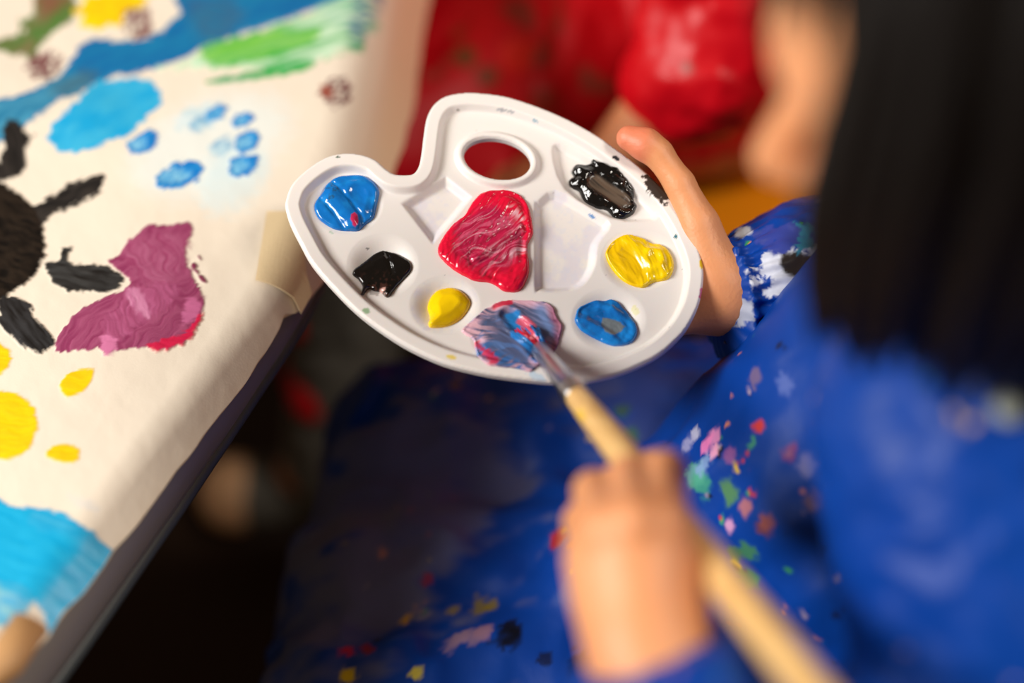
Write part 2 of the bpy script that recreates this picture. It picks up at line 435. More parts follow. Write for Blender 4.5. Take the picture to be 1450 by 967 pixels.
# blue prints
for x, y, a, b, r, pale in ((610, 612, 72, 44, -28, 0), (770, 752, 108, 52, -16, 0), (1040, 708, 68, 42, -24, 0), (1058, 607, 60, 42, -34, 0), (945, 630, 52, 40, -30, 1), (865, 525, 64, 30, -18, 1), (928, 480, 48, 26, -28, 0), (1040, 512, 44, 24, -22, 0)):
    X0, Y0, A, B = x / 3.02, y / 3.02, a / 3.02, b / 3.02
    if pale:
        paint(oval(X0, Y0, A, B, r), (60, 150, 200), 7, 5, 0.75, 0.6, 0, (185, 220, 232), (9, 5), -0.6)
    else:
        paint(oval(X0, Y0, A, B, r), (14, 118, 200), 6, 1.6, 1, 0.3, 0.0005, (34, 142, 212), (10, 5), -0.6)
        paint(oval(X0 - 0.22 * A, Y0 + 0.05 * B, A * 0.6, B * 0.62, r), (140, 205, 234), 7, 4, 0.85, 0.5, 0, (60, 155, 215), (6, 3), -0.9)
# black figure
K, K2 = (26, 24, 24), (46, 42, 40)
paint(z5((20, 538), (95, 540), (120, 588), (155, 586), (115, 640), (105, 720), (62, 762), (-40, 775), (20, 650)), K, 5, 1.6, 1, 0.4, 0.0005, K2, (20, 4), 1.3)
paint(z5((125, 890), (200, 850), (280, 800), (350, 768), (440, 752), (446, 790), (400, 842), (300, 886), (200, 940), (170, 985), (80, 985)), K, 6, 1.6, 1, 0.45, 0.0005, (52, 47, 44), (26, 4), -0.5)
paint([(-30, 262), (22, 274), (46, 294), (62, 332), (64, 358), (50, 388), (22, 410), (-30, 436)], (14, 12, 12), 5, 1.6, 1, 0.22, 0.0009, (40, 32, 26), (14, 5), 0.4)
paint(z6((188, 222), (255, 208), (258, 168), (310, 152), (292, 212), (400, 228), (500, 262), (530, 296), (492, 346), (400, 347), (290, 340), (220, 292)), K, 5, 1.6, 1, 0.35, 0.0006, (58, 58, 58), (26, 4), 0.25)
paint(z6((8, 372), (120, 390), (150, 460), (236, 556), (215, 597), (140, 604), (30, 520), (2, 450)), K, 5, 1.6, 1, 0.32, 0.0007, (54, 54, 56), (24, 4), 0.9)
# purple figure
paint(z6((640, 65), (720, 66), (826, 54), (800, 150), (800, 230), (830, 290), (872, 372), (862, 450), (820, 530), (780, 570), (700, 595), (630, 590), (520, 600), (450, 622), (430, 596), (340, 602), (235, 602), (280, 500), (340, 440), (420, 390), (530, 346), (560, 310), (520, 270), (465, 215), (510, 190), (560, 120)),
      (140, 52, 92), 4, 1.5, 1, 0.36, 0.0005, (164, 80, 116), (40, 3.6), -0.7, 1.0, wp=3.5)
paint(z6((540, 160), (780, 90), (790, 220), (700, 330), (600, 300)), (150, 58, 98), 8, 6, 0.7, 0.34, 0.0006, (178, 100, 134), (34, 3.4), 0.95, 1.1, wp=3.5)
paint(z6((440, 470), (520, 420), (540, 340), (620, 330), (760, 320), (740, 400), (650, 470), (560, 540), (470, 560)), (184, 96, 138), 8, 5, 0.8, 0.34, 0.0006, (160, 74, 112), (30, 3.4), 1.2, 1.1, wp=4)
paint(z6((540, 360), (600, 345), (640, 420), (650, 470), (600, 450)), (222, 150, 186), 5, 3, 0.8, 0.34, 0.0006, (190, 110, 150), (16, 2.5), 1.2)
paint(z6((800, 390), (850, 375), (850, 440), (790, 490)), (206, 112, 158), 5, 3, 0.8, 0.34, 0.0006)
paint(z6((440, 540), (500, 560), (500, 605), (450, 622)), (222, 130, 175), 5, 3, 0.8, 0.34, 0.0006)
paint(z6((640, 575), (780, 530), (866, 435), (860, 470), (820, 540), (780, 572), (700, 598), (645, 596)), (214, 22, 70), 5, 2.5, 0.9, 0.34, 0.0008)
for x, y, a, b, r in ((855, 205, 12, 9, 50), (832, 240, 8, 14, 0), (868, 295, 24, 8, 40), (845, 268, 12, 6, 60)):
    paint(oval(x / 3.02, y / 3.02 + 300, a / 3.02, b / 3.02, r), (130, 45, 80), 3, 1, 1, 0.4, 0.0008)
# yellow dots and the blue patch by the near edge
YL, YL2 = (250, 210, 0), (240, 196, 6)
paint(z6((258, 735), (300, 690), (390, 678), (402, 700), (370, 760), (286, 793)), YL, 3, 1.8, 1, 0.45, 0.0003, YL2)
paint(z6((-40, 560), (30, 590), (50, 620), (40, 665), (-40, 710)), YL, 4, 2, 1, 0.45, 0.0003, YL2)
paint(oval(8, 602, 45, 48), YL, 4, 2, 1, 0.45, 0.0003, YL2)
paint(z7((168, 108), (200, 86), (250, 75), (296, 95), (292, 132), (250, 146), (180, 126)), YL, 3, 2, 1, 0.45, 0.0003, YL2)
paint(z7((-60, 285), (60, 308), (150, 310), (230, 335), (330, 385), (440, 437), (490, 395), (520, 430), (430, 545), (330, 640), (260, 750), (190, 745), (130, 660), (-60, 580)),
      (4, 164, 216), 6, 2.5, 1, 0.35, 0.0003, (30, 176, 224), (50, 6), 0.35)
paint(z7((150, 320), (330, 400), (420, 460), (380, 470), (250, 420), (120, 380)), (90, 190, 226), 8, 7, 0.5, 0.4, 0.0004, (10, 150, 205), (40, 4), 0.4)
paint(z7((-60, 590), (110, 625), (60, 750), (-60, 730)), (20, 165, 215), 5, 3, 0.9, 0.4, 0.0004, (120, 190, 205), (20, 6), 0.4)
paint(z7((260, 270), (360, 300), (360, 320), (270, 300)), (210, 212, 214), 8, 6, 0.5, 0.7)
hz = hgt + 0.0005 * WB + 0.0035 * ss(0.42, 0.75, n2(pts[:, 0] * 1000, pts[:, 1] * 1000, 120, 31, 2)) * ss(-0.02, -0.07, s.ravel())
pts[:, 2] += hz
ny = len(ys)
ii = np.arange(ny * NX).reshape(ny, NX)
F = np.stack([ii[:-1, :-1], ii[:-1, 1:], ii[1:, 1:], ii[1:, :-1]], -1).reshape(-1, 4)
# bottom of the sheet: a thin second side so that the paper has a thickness
bv = pts.copy(); bv[:, 2] -= 0.0007 + hz
bstep = 12
ri = np.unique(np.r_[0:ny:bstep, ny - 1]); ci = np.unique(np.r_[0:NX:bstep, NX - 1])
sub = ii[np.ix_(ri, ci)]
bmap = np.arange(sub.size).reshape(sub.shape) + N
F2 = np.stack([bmap[:-1, :-1], bmap[1:, :-1], bmap[1:, 1:], bmap[:-1, 1:]], -1).reshape(-1, 4)
allv = np.concatenate([pts, bv[sub.ravel()]])
allc = np.concatenate([col, np.tile(lin((236, 214, 178)), (sub.size, 1))]); allr = np.concatenate([rough, np.full(sub.size, 0.8)])
paper = empty('painted_paper', (-0.3, 0.55, PZ), 'large cream paper sheet with a childlike painting covering the table', 'painting')
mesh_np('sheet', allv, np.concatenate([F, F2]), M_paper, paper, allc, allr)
# masking tape patch across the join of the sheet
def decal(px, z, th, m, name, parent, bend=True):
    pl = np.array(px, float); cxy = pl.mean(0); nr = 8; rings = []
    vs = []
    for k in range(nr + 1):
        for q in smooth_poly(pl, 6) if False else pl:
            w = cxy + (q - cxy) * (k / nr if k else 0.001)
            p = Pz(w[0], w[1], z); sx = p[0] - crease_x(p[1])
            dz = 0.0
            sx += float(bend_s(p[1])); br = float(bend_r(p[1])) + 0.001
            if bend and sx > 0:
                a_ = min(sx / br, 0.85); p = p + np.array([br * math.sin(a_) - min(sx, br * a_), 0, 0]); dz = -br * (1 - math.cos(a_)) - max(sx - br * a_, 0) * 0.75
            vs.append(p + np.array([0, 0, dz + th]))
    m_ = len(pl)
    fs = [[k * m_ + i, k * m_ + (i + 1) % m_, (k + 1) * m_ + (i + 1) % m_, (k + 1) * m_ + i] for k in range(nr) for i in range(m_)]
    nb = len(vs); vs += [q - np.array([0, 0, th]) for q in vs[-m_:]]
    fs += [[nb - m_ + i, nb - m_ + (i + 1) % m_, nb + (i + 1) % m_, nb + i] for i in range(m_)]
    o = mesh_np(name, vs, fs, m, parent, smooth=False); return o
def dense(px, k=8):
    out = []; m_ = len(px)
    for i in range(m_):
        a, b = np.array(px[i], float), np.array(px[(i + 1) % m_], float)
        out += [tuple(a + (b - a) * t / k) for t in range(k)]
    return out
o = decal(dense([(378, 300), (420, 300), (446, 388), (430, 416), (420, 402), (362, 396)]), PZ + 0.0018, 0.0006, M_tape, 'tape_patch', paper)
o['label'] = 'pale masking tape patch at the paper edge'
kr = mesh_np('brown_tape_roll_end', *tube([Pz(-60, 985, TZ + 0.010), Pz(8, 935, TZ + 0.010), Pz(44, 882, TZ + 0.009)], [0.009, 0.009, 0.0085], 18, squash=0.75), M_kraft)
kr.name = 'paper_roll'; tag(kr, 'thin tan roll of paper lying on the table below the blue painted patch', 'paper roll')

# ------------------------------------------------------------------ the palette
PO = P(705, 345, 0.715)
tilt = math.radians(72)
PN = np.array([0.03, -math.cos(tilt), math.sin(tilt)]); PN /= np.linalg.norm(PN)
PX = np.array([1.0, 0, 0]) - PN * PN[0]; PX /= np.linalg.norm(PX); PY = np.cross(PN, PX)
def loc(u, v):
    q = Pplane(u, v, PO, PN) - PO; return np.array([q @ PX, q @ PY])
def PL(u, v, h):
    x, y = loc(u, v); return PO + x * PX + y * PY + h * PN
def wor(x, y, z): return PO + np.outer(x, PX) + np.outer(y, PY) + np.outer(z, PN)
def locs(px): return np.array([loc(*q) for q in px])
outline = smooth_poly(locs([(405, 298), (406, 286), (413, 267), (428, 250), (449, 234), (470, 224), (492, 221), (513, 223), (532, 230), (546, 242), (558, 250), (571, 252), (585, 250), (593, 240), (597, 222), (601, 190), (605, 170), (614, 153), (630, 141), (654, 136), (677, 136), (705, 139), (731, 145), (771, 159), (807, 175), (843, 195), (875, 217), (905, 240), (930, 263), (950, 286), (966, 310), (979, 335), (990, 362), (995, 390), (992, 420), (984, 446), (966, 476), (937, 503), (909, 519), (877, 532), (842, 541), (810, 545), (774, 544), (720, 538), (678, 531), (628, 518), (579, 496), (539, 471), (504, 444), (472, 412), (442, 377), (425, 347), (411, 319)]), 4)
def oval_l(u, v, a, b, r=0): return locs(oval(u, v, a, b, r, 40))
hole = oval_l(704, 227, 48, 28.5, 11)
wells = [('poly', locs([(569, 288), (631, 250), (668, 279), (613, 344)])),
         ('poly', smooth_poly(locs([(757, 290), (762, 284), (786, 270), (840, 299), (864, 318), (846, 345), (842, 375), (828, 400), (806, 411), (766, 412), (758, 408), (757, 350)]), 3)),
         ('poly', smooth_poly(locs([(782, 214), (794, 203), (833, 222), (890, 258), (930, 295), (931, 307), (918, 313), (866, 309), (800, 268)]), 3)),
         ('poly', smooth_poly(locs([(652, 318), (700, 276), (742, 282), (745, 330), (740, 380), (715, 402), (660, 382), (634, 352)]), 3)),
         ('bowl', oval_l(491, 287, 49, 42, 0)), ('bowl', oval_l(542, 376, 48, 43, 0)), ('bowl', oval_l(630, 432, 47, 39, 0)),
         ('bowl', oval_l(727, 474, 58, 44, 0)), ('bowl', oval_l(862, 452, 50, 41, 0)), ('bowl', oval_l(905, 368, 52, 42, 0))]
def pal_height(x, y):
    s_ = -poly_sdf(x, y, outline); hd = poly_sdf(x, y, hole)
    h = 0.0040 * ss(0.0098, 0.0068, s_)
    r = 0.0016
    h -= np.where(s_ < r, r - np.sqrt(np.maximum(r * r - (r - np.clip(s_, 0, r)) ** 2, 0)), 0)
    h += 0.0006 * np.exp(-((s_ - 0.012) / 0.0011) ** 2) * 0
    lip = 0.0028 * ss(0.0050, 0.0026, hd); r2 = 0.0018
    lip -= np.where(hd < r2, r2 - np.sqrt(np.maximum(r2 * r2 - (r2 - np.clip(hd, 0, r2)) ** 2, 0)), 0)
    h = np.where(hd < 0.006, np.maximum(h, 0) + lip, h)
    reg = np.zeros(len(x), int)
    reg[s_ < 0.0098] = 1; reg[hd < 0.005] = 2
    for k, (kind, pl) in enumerate(wells):
        wd = poly_sdf(x, y, pl)
        if kind == 'poly':
            h = h - np.where(s_ > 0.0068, 0.0036 * ss(0.0008, -0.0038, wd), 0)
        else:
            rr = -wd; mx = 0.0155
            q = np.clip(rr / mx, 0, 1)
            h = h - 0.0054 * np.where(wd < 0.0012, 1 - (1 - ss(-0.12, 0.9, q)) , 0) * ss(0.0012, 0.0, wd)
        reg[(wd < 0.0006) & (reg == 0)] = 3 + k
    return h, reg
def grid_patch(poly, g, hole_poly=None, amp=None):
    lo = poly.min(0) - 3 * g; hi = poly.max(0) + 3 * g
    gx = np.arange(lo[0], hi[0], g); gy = np.arange(lo[1], hi[1], g)
    x, y = [q.ravel() for q in np.meshgrid(gx, gy)]
    def sd(x, y):
        d = poly_sdf(x, y, poly)
        if hole_poly is not None: d = np.maximum(d, -poly_sdf(x, y, hole_poly))
        if amp is not None: d = d + amp * (n2(x * 1000, y * 1000, 3.2, 77, 3) - 0.5)
        return d
    d = sd(x, y)
    nx_, ny_ = len(gx), len(gy); ii = np.arange(nx_ * ny_).reshape(ny_, nx_)
    q = np.stack([ii[:-1, :-1], ii[:-1, 1:], ii[1:, 1:], ii[1:, :-1]], -1).reshape(-1, 4)
    q = q[(d[q] < 0.5 * g).all(1)]
    e = np.concatenate([q[:, [0, 1]], q[:, [1, 2]], q[:, [2, 3]], q[:, [3, 0]]])
    key = np.sort(e, 1) @ np.array([len(x), 1]); uq, ix, cn = np.unique(key, return_index=True, return_counts=True)
    be = e[ix[cn == 1]]; bi = np.unique(be)
    for _ in range(3):
        px_, py_ = x[bi], y[bi]; d0 = sd(px_, py_); eps = g * 0.2
        dx = (sd(px_ + eps, py_) - sd(px_ - eps, py_)) / (2 * eps); dy = (sd(px_, py_ + eps) - sd(px_, py_ - eps)) / (2 * eps)
        nn = np.maximum(np.hypot(dx, dy), 0.3); x[bi] -= d0 * dx / nn ** 2 * 0.9; y[bi] -= d0 * dy / nn ** 2 * 0.9
    used = np.unique(q); rm = np.full(len(x), -1); rm[used] = np.arange(len(used))
    return x[used], y[used], rm[q], rm[be]
px_, py_, PF, PB = grid_patch(outline, 0.0006, hole)
pz_, preg = pal_height(px_, py_)
pu, pv = proj(wor(px_, py_, pz_))
pc = np.tile(lin((235, 228, 224)), (len(px_), 1))
def stain(c, m): 
    global pc
    pc = pc * (1 - m[:, None]) + lin(c) * m[:, None]
nz = n2(pu, pv, 5, 41, 3); nz2 = n2(pu, pv, 22, 42, 3)
stain((206, 200, 224), 0.35 * ss(0.5, 0.7, nz2) * np.isin(preg, [3, 4, 9]))
stain((210, 214, 232), 0.25 * ss(0.52, 0.75, nz) * np.isin(preg, [3, 4, 9]))
rimn = n2(pu, pv, 3, 43, 2)
stain((90, 90, 100), 0.6 * ss(0.90, 0.95, rimn))
for (u0, v0, a, b, r, c, st_) in ((930, 268, 11, 24, -38, (50, 42, 38), 1), (872, 224, 5, 3, 20, (30, 40, 50), 1), (640, 506, 7, 3, 10, (232, 205, 90), 0.9),
                                  (519, 440, 5, 4, 20, (80, 150, 80), 0.7), (470, 330, 4, 2, 30, (90, 170, 120), 0.4), (957, 335, 3, 3, 0, (10, 100, 120), 1), (838, 306, 6, 2, 30, (20, 120, 190), 0.9),
                                  (993, 374, 2.5, 7, 0, (240, 200, 20), 1), (981, 335, 2.5, 4, -20, (240, 200, 20), 1), (993, 415, 2.5, 8, 5, (225, 70, 140), 0.9), (900, 440, 5, 8, -30, (220, 215, 120), 0.5),
                                  (479, 222.5, 3, 1.5, 0, (40, 80, 60), 1), (649, 155, 3, 1.5, 0, (70, 60, 60), 0.8), (735, 470, 0, 0, 0, (0, 0, 0), 0),
                                  (760, 533, 14, 5, 20, (170, 205, 232), 0.6), (605, 465, 6, 3, 0, (200, 190, 220), 0.4), (758, 171, 5, 2, 25, (60, 150, 180), 0.8), (712, 156, 16, 2, 8, (90, 110, 130), 0.6),
                                  (520, 352, 2, 2, 0, (60, 60, 60), 0.8), (530, 414, 12, 4, 10, (70, 60, 60), 0.5)):
    if a == 0: continue
    r = math.radians(r); du, dv = pu - u0, pv - v0
    q = np.hypot((du * math.cos(r) + dv * math.sin(r)) / a, (-du * math.sin(r) + dv * math.cos(r)) / b) + 0.9 * (nz - 0.5) + 0.6 * (rimn - 0.5)
    stain(c, st_ * ss(1.08, 0.92, q))
palette = empty('paint_palette', tuple(PO), 'white plastic kidney-shaped paint palette with thumb hole held in the child\'s hand', 'paint palette')
TH = 0.0013
top = wor(px_, py_, pz_); bot = wor(px_, py_, pz_ - TH)
def vnorm(V, F):
    nrm = np.cross(V[F[:, 1]] - V[F[:, 0]], V[F[:, 2]] - V[F[:, 0]]) + np.cross(V[F[:, 2]] - V[F[:, 0]], V[F[:, 3]] - V[F[:, 0]])
    out = np.zeros_like(V)
    for k in range(3):
        for j in range(4): out[:, k] += np.bincount(F[:, j], nrm[:, k], len(V))
    return out / (np.linalg.norm(out, axis=1)[:, None] + 1e-12)
tn = vnorm(top, PF)
freg = preg[PF]; freg = np.max(freg, axis=1)
eb_h = poly_sdf(px_[PB[:, 0]], py_[PB[:, 0]], hole) < 0.003
def sub_mesh(name, fm, be, drop, parent=palette):
    fs = PF[fm]; us = np.unique(fs); rm = np.full(len(top), -1); rm[us] = np.arange(len(us)); m_ = len(us)
    V = [top[us], bot[us]]; Fq = [rm[fs], rm[fs][:, ::-1] + m_]; Nn = [tn[us], -tn[us]]; cc = [pc[us], np.tile(lin((235, 228, 224)), (m_, 1))]
    if be is not None and len(be):
        ub = np.unique(be); r2 = np.full(len(top), -1); r2[ub] = np.arange(len(ub)); o_ = 2 * m_
        cxy = np.stack([px_, py_], 1)
        # outward direction of the boundary from its own edges
        dr = np.zeros((len(top), 2)); ed = cxy[be[:, 1]] - cxy[be[:, 0]]
        nr = np.stack([ed[:, 1], -ed[:, 0]], 1)
        for k in range(2): np.add.at(dr[:, k], be[:, 0], nr[:, k]); np.add.at(dr[:, k], be[:, 1], nr[:, k])
        dr /= np.linalg.norm(dr, axis=1)[:, None] + 1e-12
        on = dr[ub, 0][:, None] * PX + dr[ub, 1][:, None] * PY
        a = top[ub]; low = wor(px_[ub], py_[ub], np.full(len(ub), drop))
        low_in = low - on * 0.0012
        V += [a, low, low_in]; k_ = len(ub)
        Nn += [on, on, -on]; cc += [pc[ub], pc[ub], pc[ub]]
        e0, e1 = r2[be[:, 0]], r2[be[:, 1]]
        Fq += [np.stack([e1 + o_, e0 + o_, e0 + o_ + k_, e1 + o_ + k_], 1), np.stack([e1 + o_ + k_, e0 + o_ + k_, e0 + o_ + 2 * k_, e1 + o_ + 2 * k_], 1),
               np.stack([e1 + o_ + 2 * k_, e0 + o_ + 2 * k_, rm[be[:, 0]] + m_, rm[be[:, 1]] + m_], 1)]
    return mesh_np(name, np.concatenate(V), np.concatenate(Fq), M_plastic, parent, np.concatenate(cc), normals=np.concatenate(Nn))
sub_mesh('tray', freg == 0, None, 0)
rim_ = sub_mesh('rim', freg == 1, PB[~eb_h], -0.0012)
sub_mesh('thumb_hole_lip', freg == 2, PB[eb_h], -0.0022)
for k in range(len(wells)):
    if (freg == 3 + k).any(): sub_mesh('well', freg == 3 + k, None, 0)

# ------------------------------------------------------------------ paint on the palette
def z1(*p): return [(380 + x / 4.203, 110 + y / 4.203) for x, y in p]
def z2(*p): return [(700 + x / 4.203, 110 + y / 4.203) for x, y in p]
def z3(*p): return [(380 + x / 4.03, 320 + y / 4.03) for x, y in p]
def z4(*p): return [(640 + x / 3.718, 320 + y / 3.718) for x, y in p]
def dollop(name, label, px, hfun, cfun, T=0.0022, edge=0.0014, amp=0.0006, fill=0.7, rg=0.13, g=0.00042):
    l0 = locs(px)
    for _ in range(4):                                   # outline follows the hollow it lies in
        hh, _r = pal_height(l0[:, 0], l0[:, 1]); l0 = np.array([(lambda q: (q @ PX, q @ PY))(Pplane(u_, v_, PO + PN * h_, PN) - PO) for (u_, v_), h_ in zip(px, hh)])
    pl = smooth_poly(l0, 5)
    x, y, f, b = grid_patch(pl, g, None, amp)
    bz, _ = pal_height(x, y)
    d = -(poly_sdf(x, y, pl) + amp * (n2(x * 1000, y * 1000, 3.2, 77, 3) - 0.5)); d = np.maximum(d, 0); d[np.unique(b)] = 0
    u, v = proj(wor(x, y, bz))
    k = np.sqrt(np.clip(1 - (1 - np.clip(d / edge, 0, 1)) ** 2, 0, 1))
    t = T * k * (0.75 + 0.25 * ss(0, 0.006, d)) + hfun(u, v, d * 1000) * ss(0.0, 0.0016, d)
    t = np.maximum(t, 0.00025 * k)
    fl = -np.minimum(bz, 0) * fill * ss(0, 0.006, d)
    z = bz + 0.00008 + t + fl
    c, r = cfun(u, v, d * 1000)
    V = np.concatenate([wor(x, y, z), wor(x, y, bz + 0.00004)]); m_ = len(x)
    F_ = np.concatenate([f, f[:, ::-1] + m_])
    F_ = np.concatenate([F_, np.stack([b[:, 1], b[:, 0], b[:, 0] + m_, b[:, 1] + m_], 1)])
    o = mesh_np(name, V, F_, M_paint, None, np.concatenate([c, c]), np.concatenate([r, r]))
    return tag(o, label, 'paint', 'paint dollops on the palette')
def mixc(c0, layers):
    c = c0
    for c1, m in layers: c = c * (1 - m[:, None]) + lin(c1) * m[:, None]
    return c
def full(u, c): return np.tile(lin(c), (len(u), 1))
def seg(u, v, a, b):
    ax, ay = a; bx, by = b; ex, ey = bx - ax, by - ay
    t = np.clip(((u - ax) * ex + (v - ay) * ey) / (ex * ex + ey * ey), 0, 1)
    return np.hypot(u - ax - ex * t, v - ay - ey * t), t
def streak(u, v, ang, sc, sv, seed, warp=6):
    w = (n2(u, v, 28, seed + 5, 2) - 0.5) * warp
    ca, sa = math.cos(ang), math.sin(ang)
    return n2(u * ca + v * sa + w, -u * sa + v * ca + w * 1.5, sc, seed, 3, sv) - 0.5
def swirl(u, v, cu, cv, seed, n=7, freq=0.5):
    r = np.hypot(u - cu, v - cv); th = np.arctan2(v - cv, u - cu)
    w = (n2(u, v, 16, seed, 3) - 0.5) * 18
    return 0.5 + 0.5 * np.sin((r + w) * freq + th * 1.5)

def h_blue(u, v, d):
    q, t = seg(u, v, (462, 272), (500, 318)); ridge = np.exp(-(q / 11) ** 2)
    q2 = np.hypot((u - 513), (v - 283)); crater = np.exp(-(q2 / 13) ** 2); ring_ = np.exp(-((q2 - 20) / 5) ** 2)
    return 0.0016 * ridge - 0.0010 * crater + 0.0006 * ring_ - 0.0008 * np.exp(-((q - 14) / 3) ** 2) + 0.0003 * streak(u, v, 0.7, 30, 4, 61)
def c_blue(u, v, d):
    k = n2(u, v, 12, 62, 3); q = np.hypot((u - 503) / 5, (v - 317) / 8); w = n2(u, v, 3, 63, 2)
    c = mixc(full(u, (4, 112, 196)), [((20, 140, 220), 0.6 * ss(0.4, 0.75, k)), ((40, 80, 110), 0.7 * ss(0.58, 0.7, w) * (np.hypot(u - 470, v - 280) < 12)), ((205, 40, 90), ss(1.05, 0.85, q + 0.5 * (w - 0.5)))])
    return c, np.full(len(u), 0.15)
dollop('blue_paint', 'glossy blue paint dollop in the well at the palette\'s far lobe below the notch', z1((320, 690), (345, 640), (400, 600), (460, 585), (560, 585), (620, 615), (655, 660), (660, 700), (645, 770), (625, 840), (575, 880), (540, 912), (480, 915), (400, 905), (350, 880), (300, 840), (275, 790), (280, 740)), h_blue, c_blue, 0.0032, 0.002, 0.0003)
def h_red(u, v, d):
    sw = swirl(u, v, 684, 345, 71, freq=0.75)
    q, t = seg(u, v, (675, 372), (735, 330))
    q2, t2 = seg(u, v, (700, 366), (738, 362))
    return 0.00012 * (sw - 0.5) + 0.0007 * streak(u, v, -0.6, 70, 2.6, 72, 26) + 0.0006 * streak(u, v, -0.6, 60, 6.5, 76, 20) + 0.0008 * (n2(u, v, 18, 75, 2) - 0.5) + 0.0008 * np.exp(-(q / 6) ** 2) - 0.0006 * np.exp(-((q - 10) / 3) ** 2) + 0.0007 * np.exp(-(np.hypot(u - 712, v - 290) / 16) ** 2)
def c_red(u, v, d):
    k = streak(u, v, -0.6, 34, 3, 73, 16); sw = swirl(u, v, 684, 345, 71, freq=0.75)
    inner = ss(1.15, 0.75, np.hypot((u - 692) / 52, (v - 345) / 46) + 0.35 * (n2(u, v, 14, 74, 3) - 0.5))
    q, t = seg(u, v, (690, 366), (738, 328)); q2, t2 = seg(u, v, (715, 372), (742, 356)); q3, _ = seg(u, v, (725, 305), (740, 318))
    c = mixc(full(u, (226, 8, 54)), [((178, 24, 72), 0.85 * inner), ((212, 92, 124), inner * 0.7 * ss(0.0, 0.16, k)), ((240, 178, 194), inner * 0.5 * ss(0.14, 0.24, streak(u, v, -0.6, 60, 2.4, 77, 26))), ((140, 20, 55), inner * 0.3 * ss(0.02, -0.2, k)),
                                    ((236, 176, 190), 0.8 * np.exp(-(q / 3.2) ** 2) * ss(-0.12, 0.1, k)), ((240, 190, 204), 0.85 * np.exp(-(q2 / 4.5) ** 2) * ss(-0.15, 0.08, k)), ((240, 200, 210), 0.7 * np.exp(-(q3 / 6) ** 2) * ss(-0.05, 0.1, k))])
    return c, np.full(len(u), 0.17)
dollop('red_paint', 'large red and magenta swirled paint dollop in the middle of the palette', [(703, 270), (722, 271), (740, 280), (750, 298), (755, 330), (747, 350), (749, 385), (737, 411), (715, 413), (695, 401), (672, 398), (645, 384), (624, 366), (621, 347), (640, 320), (657, 306), (668, 288), (682, 274)], h_red, c_red, 0.0032, 0.0022, 0.0006, 0.85, g=0.0004)
def h_bk(u, v, d):
    q, _ = seg(u, v, (547, 358), (556, 392))
    return -0.0009 * np.exp(-(q / 3) ** 2) + 0.0005 * (n2(u, v, 14, 81, 3) - 0.5) + 0.0003 * streak(u, v, 1.2, 12, 3, 82)
def c_bk(u, v, d):
    w = n2(u, v, 4, 83, 2); 
    c = mixc(full(u, (9, 8, 9)), [((70, 40, 34), 0.7 * ss(0.6, 0.7, w) * ss(385, 408, v)), ((205, 160, 150), ss(0.45, 0.6, w) * ss(1.1, 0.8, np.hypot((u - 546) / 9, (v - 414) / 4)))])
    return c, np.full(len(u), 0.12)
dollop('black_paint', 'small black paint dollop in the round well between blue and yellow', z3((700, 150), (740, 165), (800, 200), (818, 235), (800, 280), (740, 340), (695, 402), (670, 408), (640, 380), (600, 372), (575, 362), (528, 394), (535, 340), (510, 305), (480, 280), (490, 250), (540, 210), (600, 165), (650, 145)), h_bk, c_bk, 0.0032, 0.0024, 0.0006, 0.4)
def h_yl(u, v, d):
    q, _ = seg(u, v, (612, 456), (648, 425)); return 0.0010 * np.exp(-(q / 12) ** 2) + 0.0003 * (n2(u, v, 20, 91, 2) - 0.5)
def c_yl(u, v, d): return mixc(full(u, (250, 208, 0)), [((238, 178, 0), 0.7 * ss(0.5, 0.8, n2(u, v, 18, 92, 2)))]), np.full(len(u), 0.12)
dollop('yellow_paint', 'smooth teardrop of yellow paint in the well beside the mixed paint', z3((990, 360), (1060, 355), (1120, 385), (1152, 432), (1140, 482), (1090, 540), (1020, 575), (932, 582), (912, 560), (922, 522), (908, 470), (920, 420), (950, 380)), h_yl, c_yl, 0.0034, 0.003, 0.0001, 0.55)
def h_mx(u, v, d):
    q, _ = seg(u, v, (720, 450), (762, 500)); k = streak(u, v, 0.35, 40, 4, 101, 10)
    return 0.0011 * k - 0.0010 * ss(14, 5, q) + 0.0006 * np.exp(-((q - 15) / 4) ** 2) - 0.0008
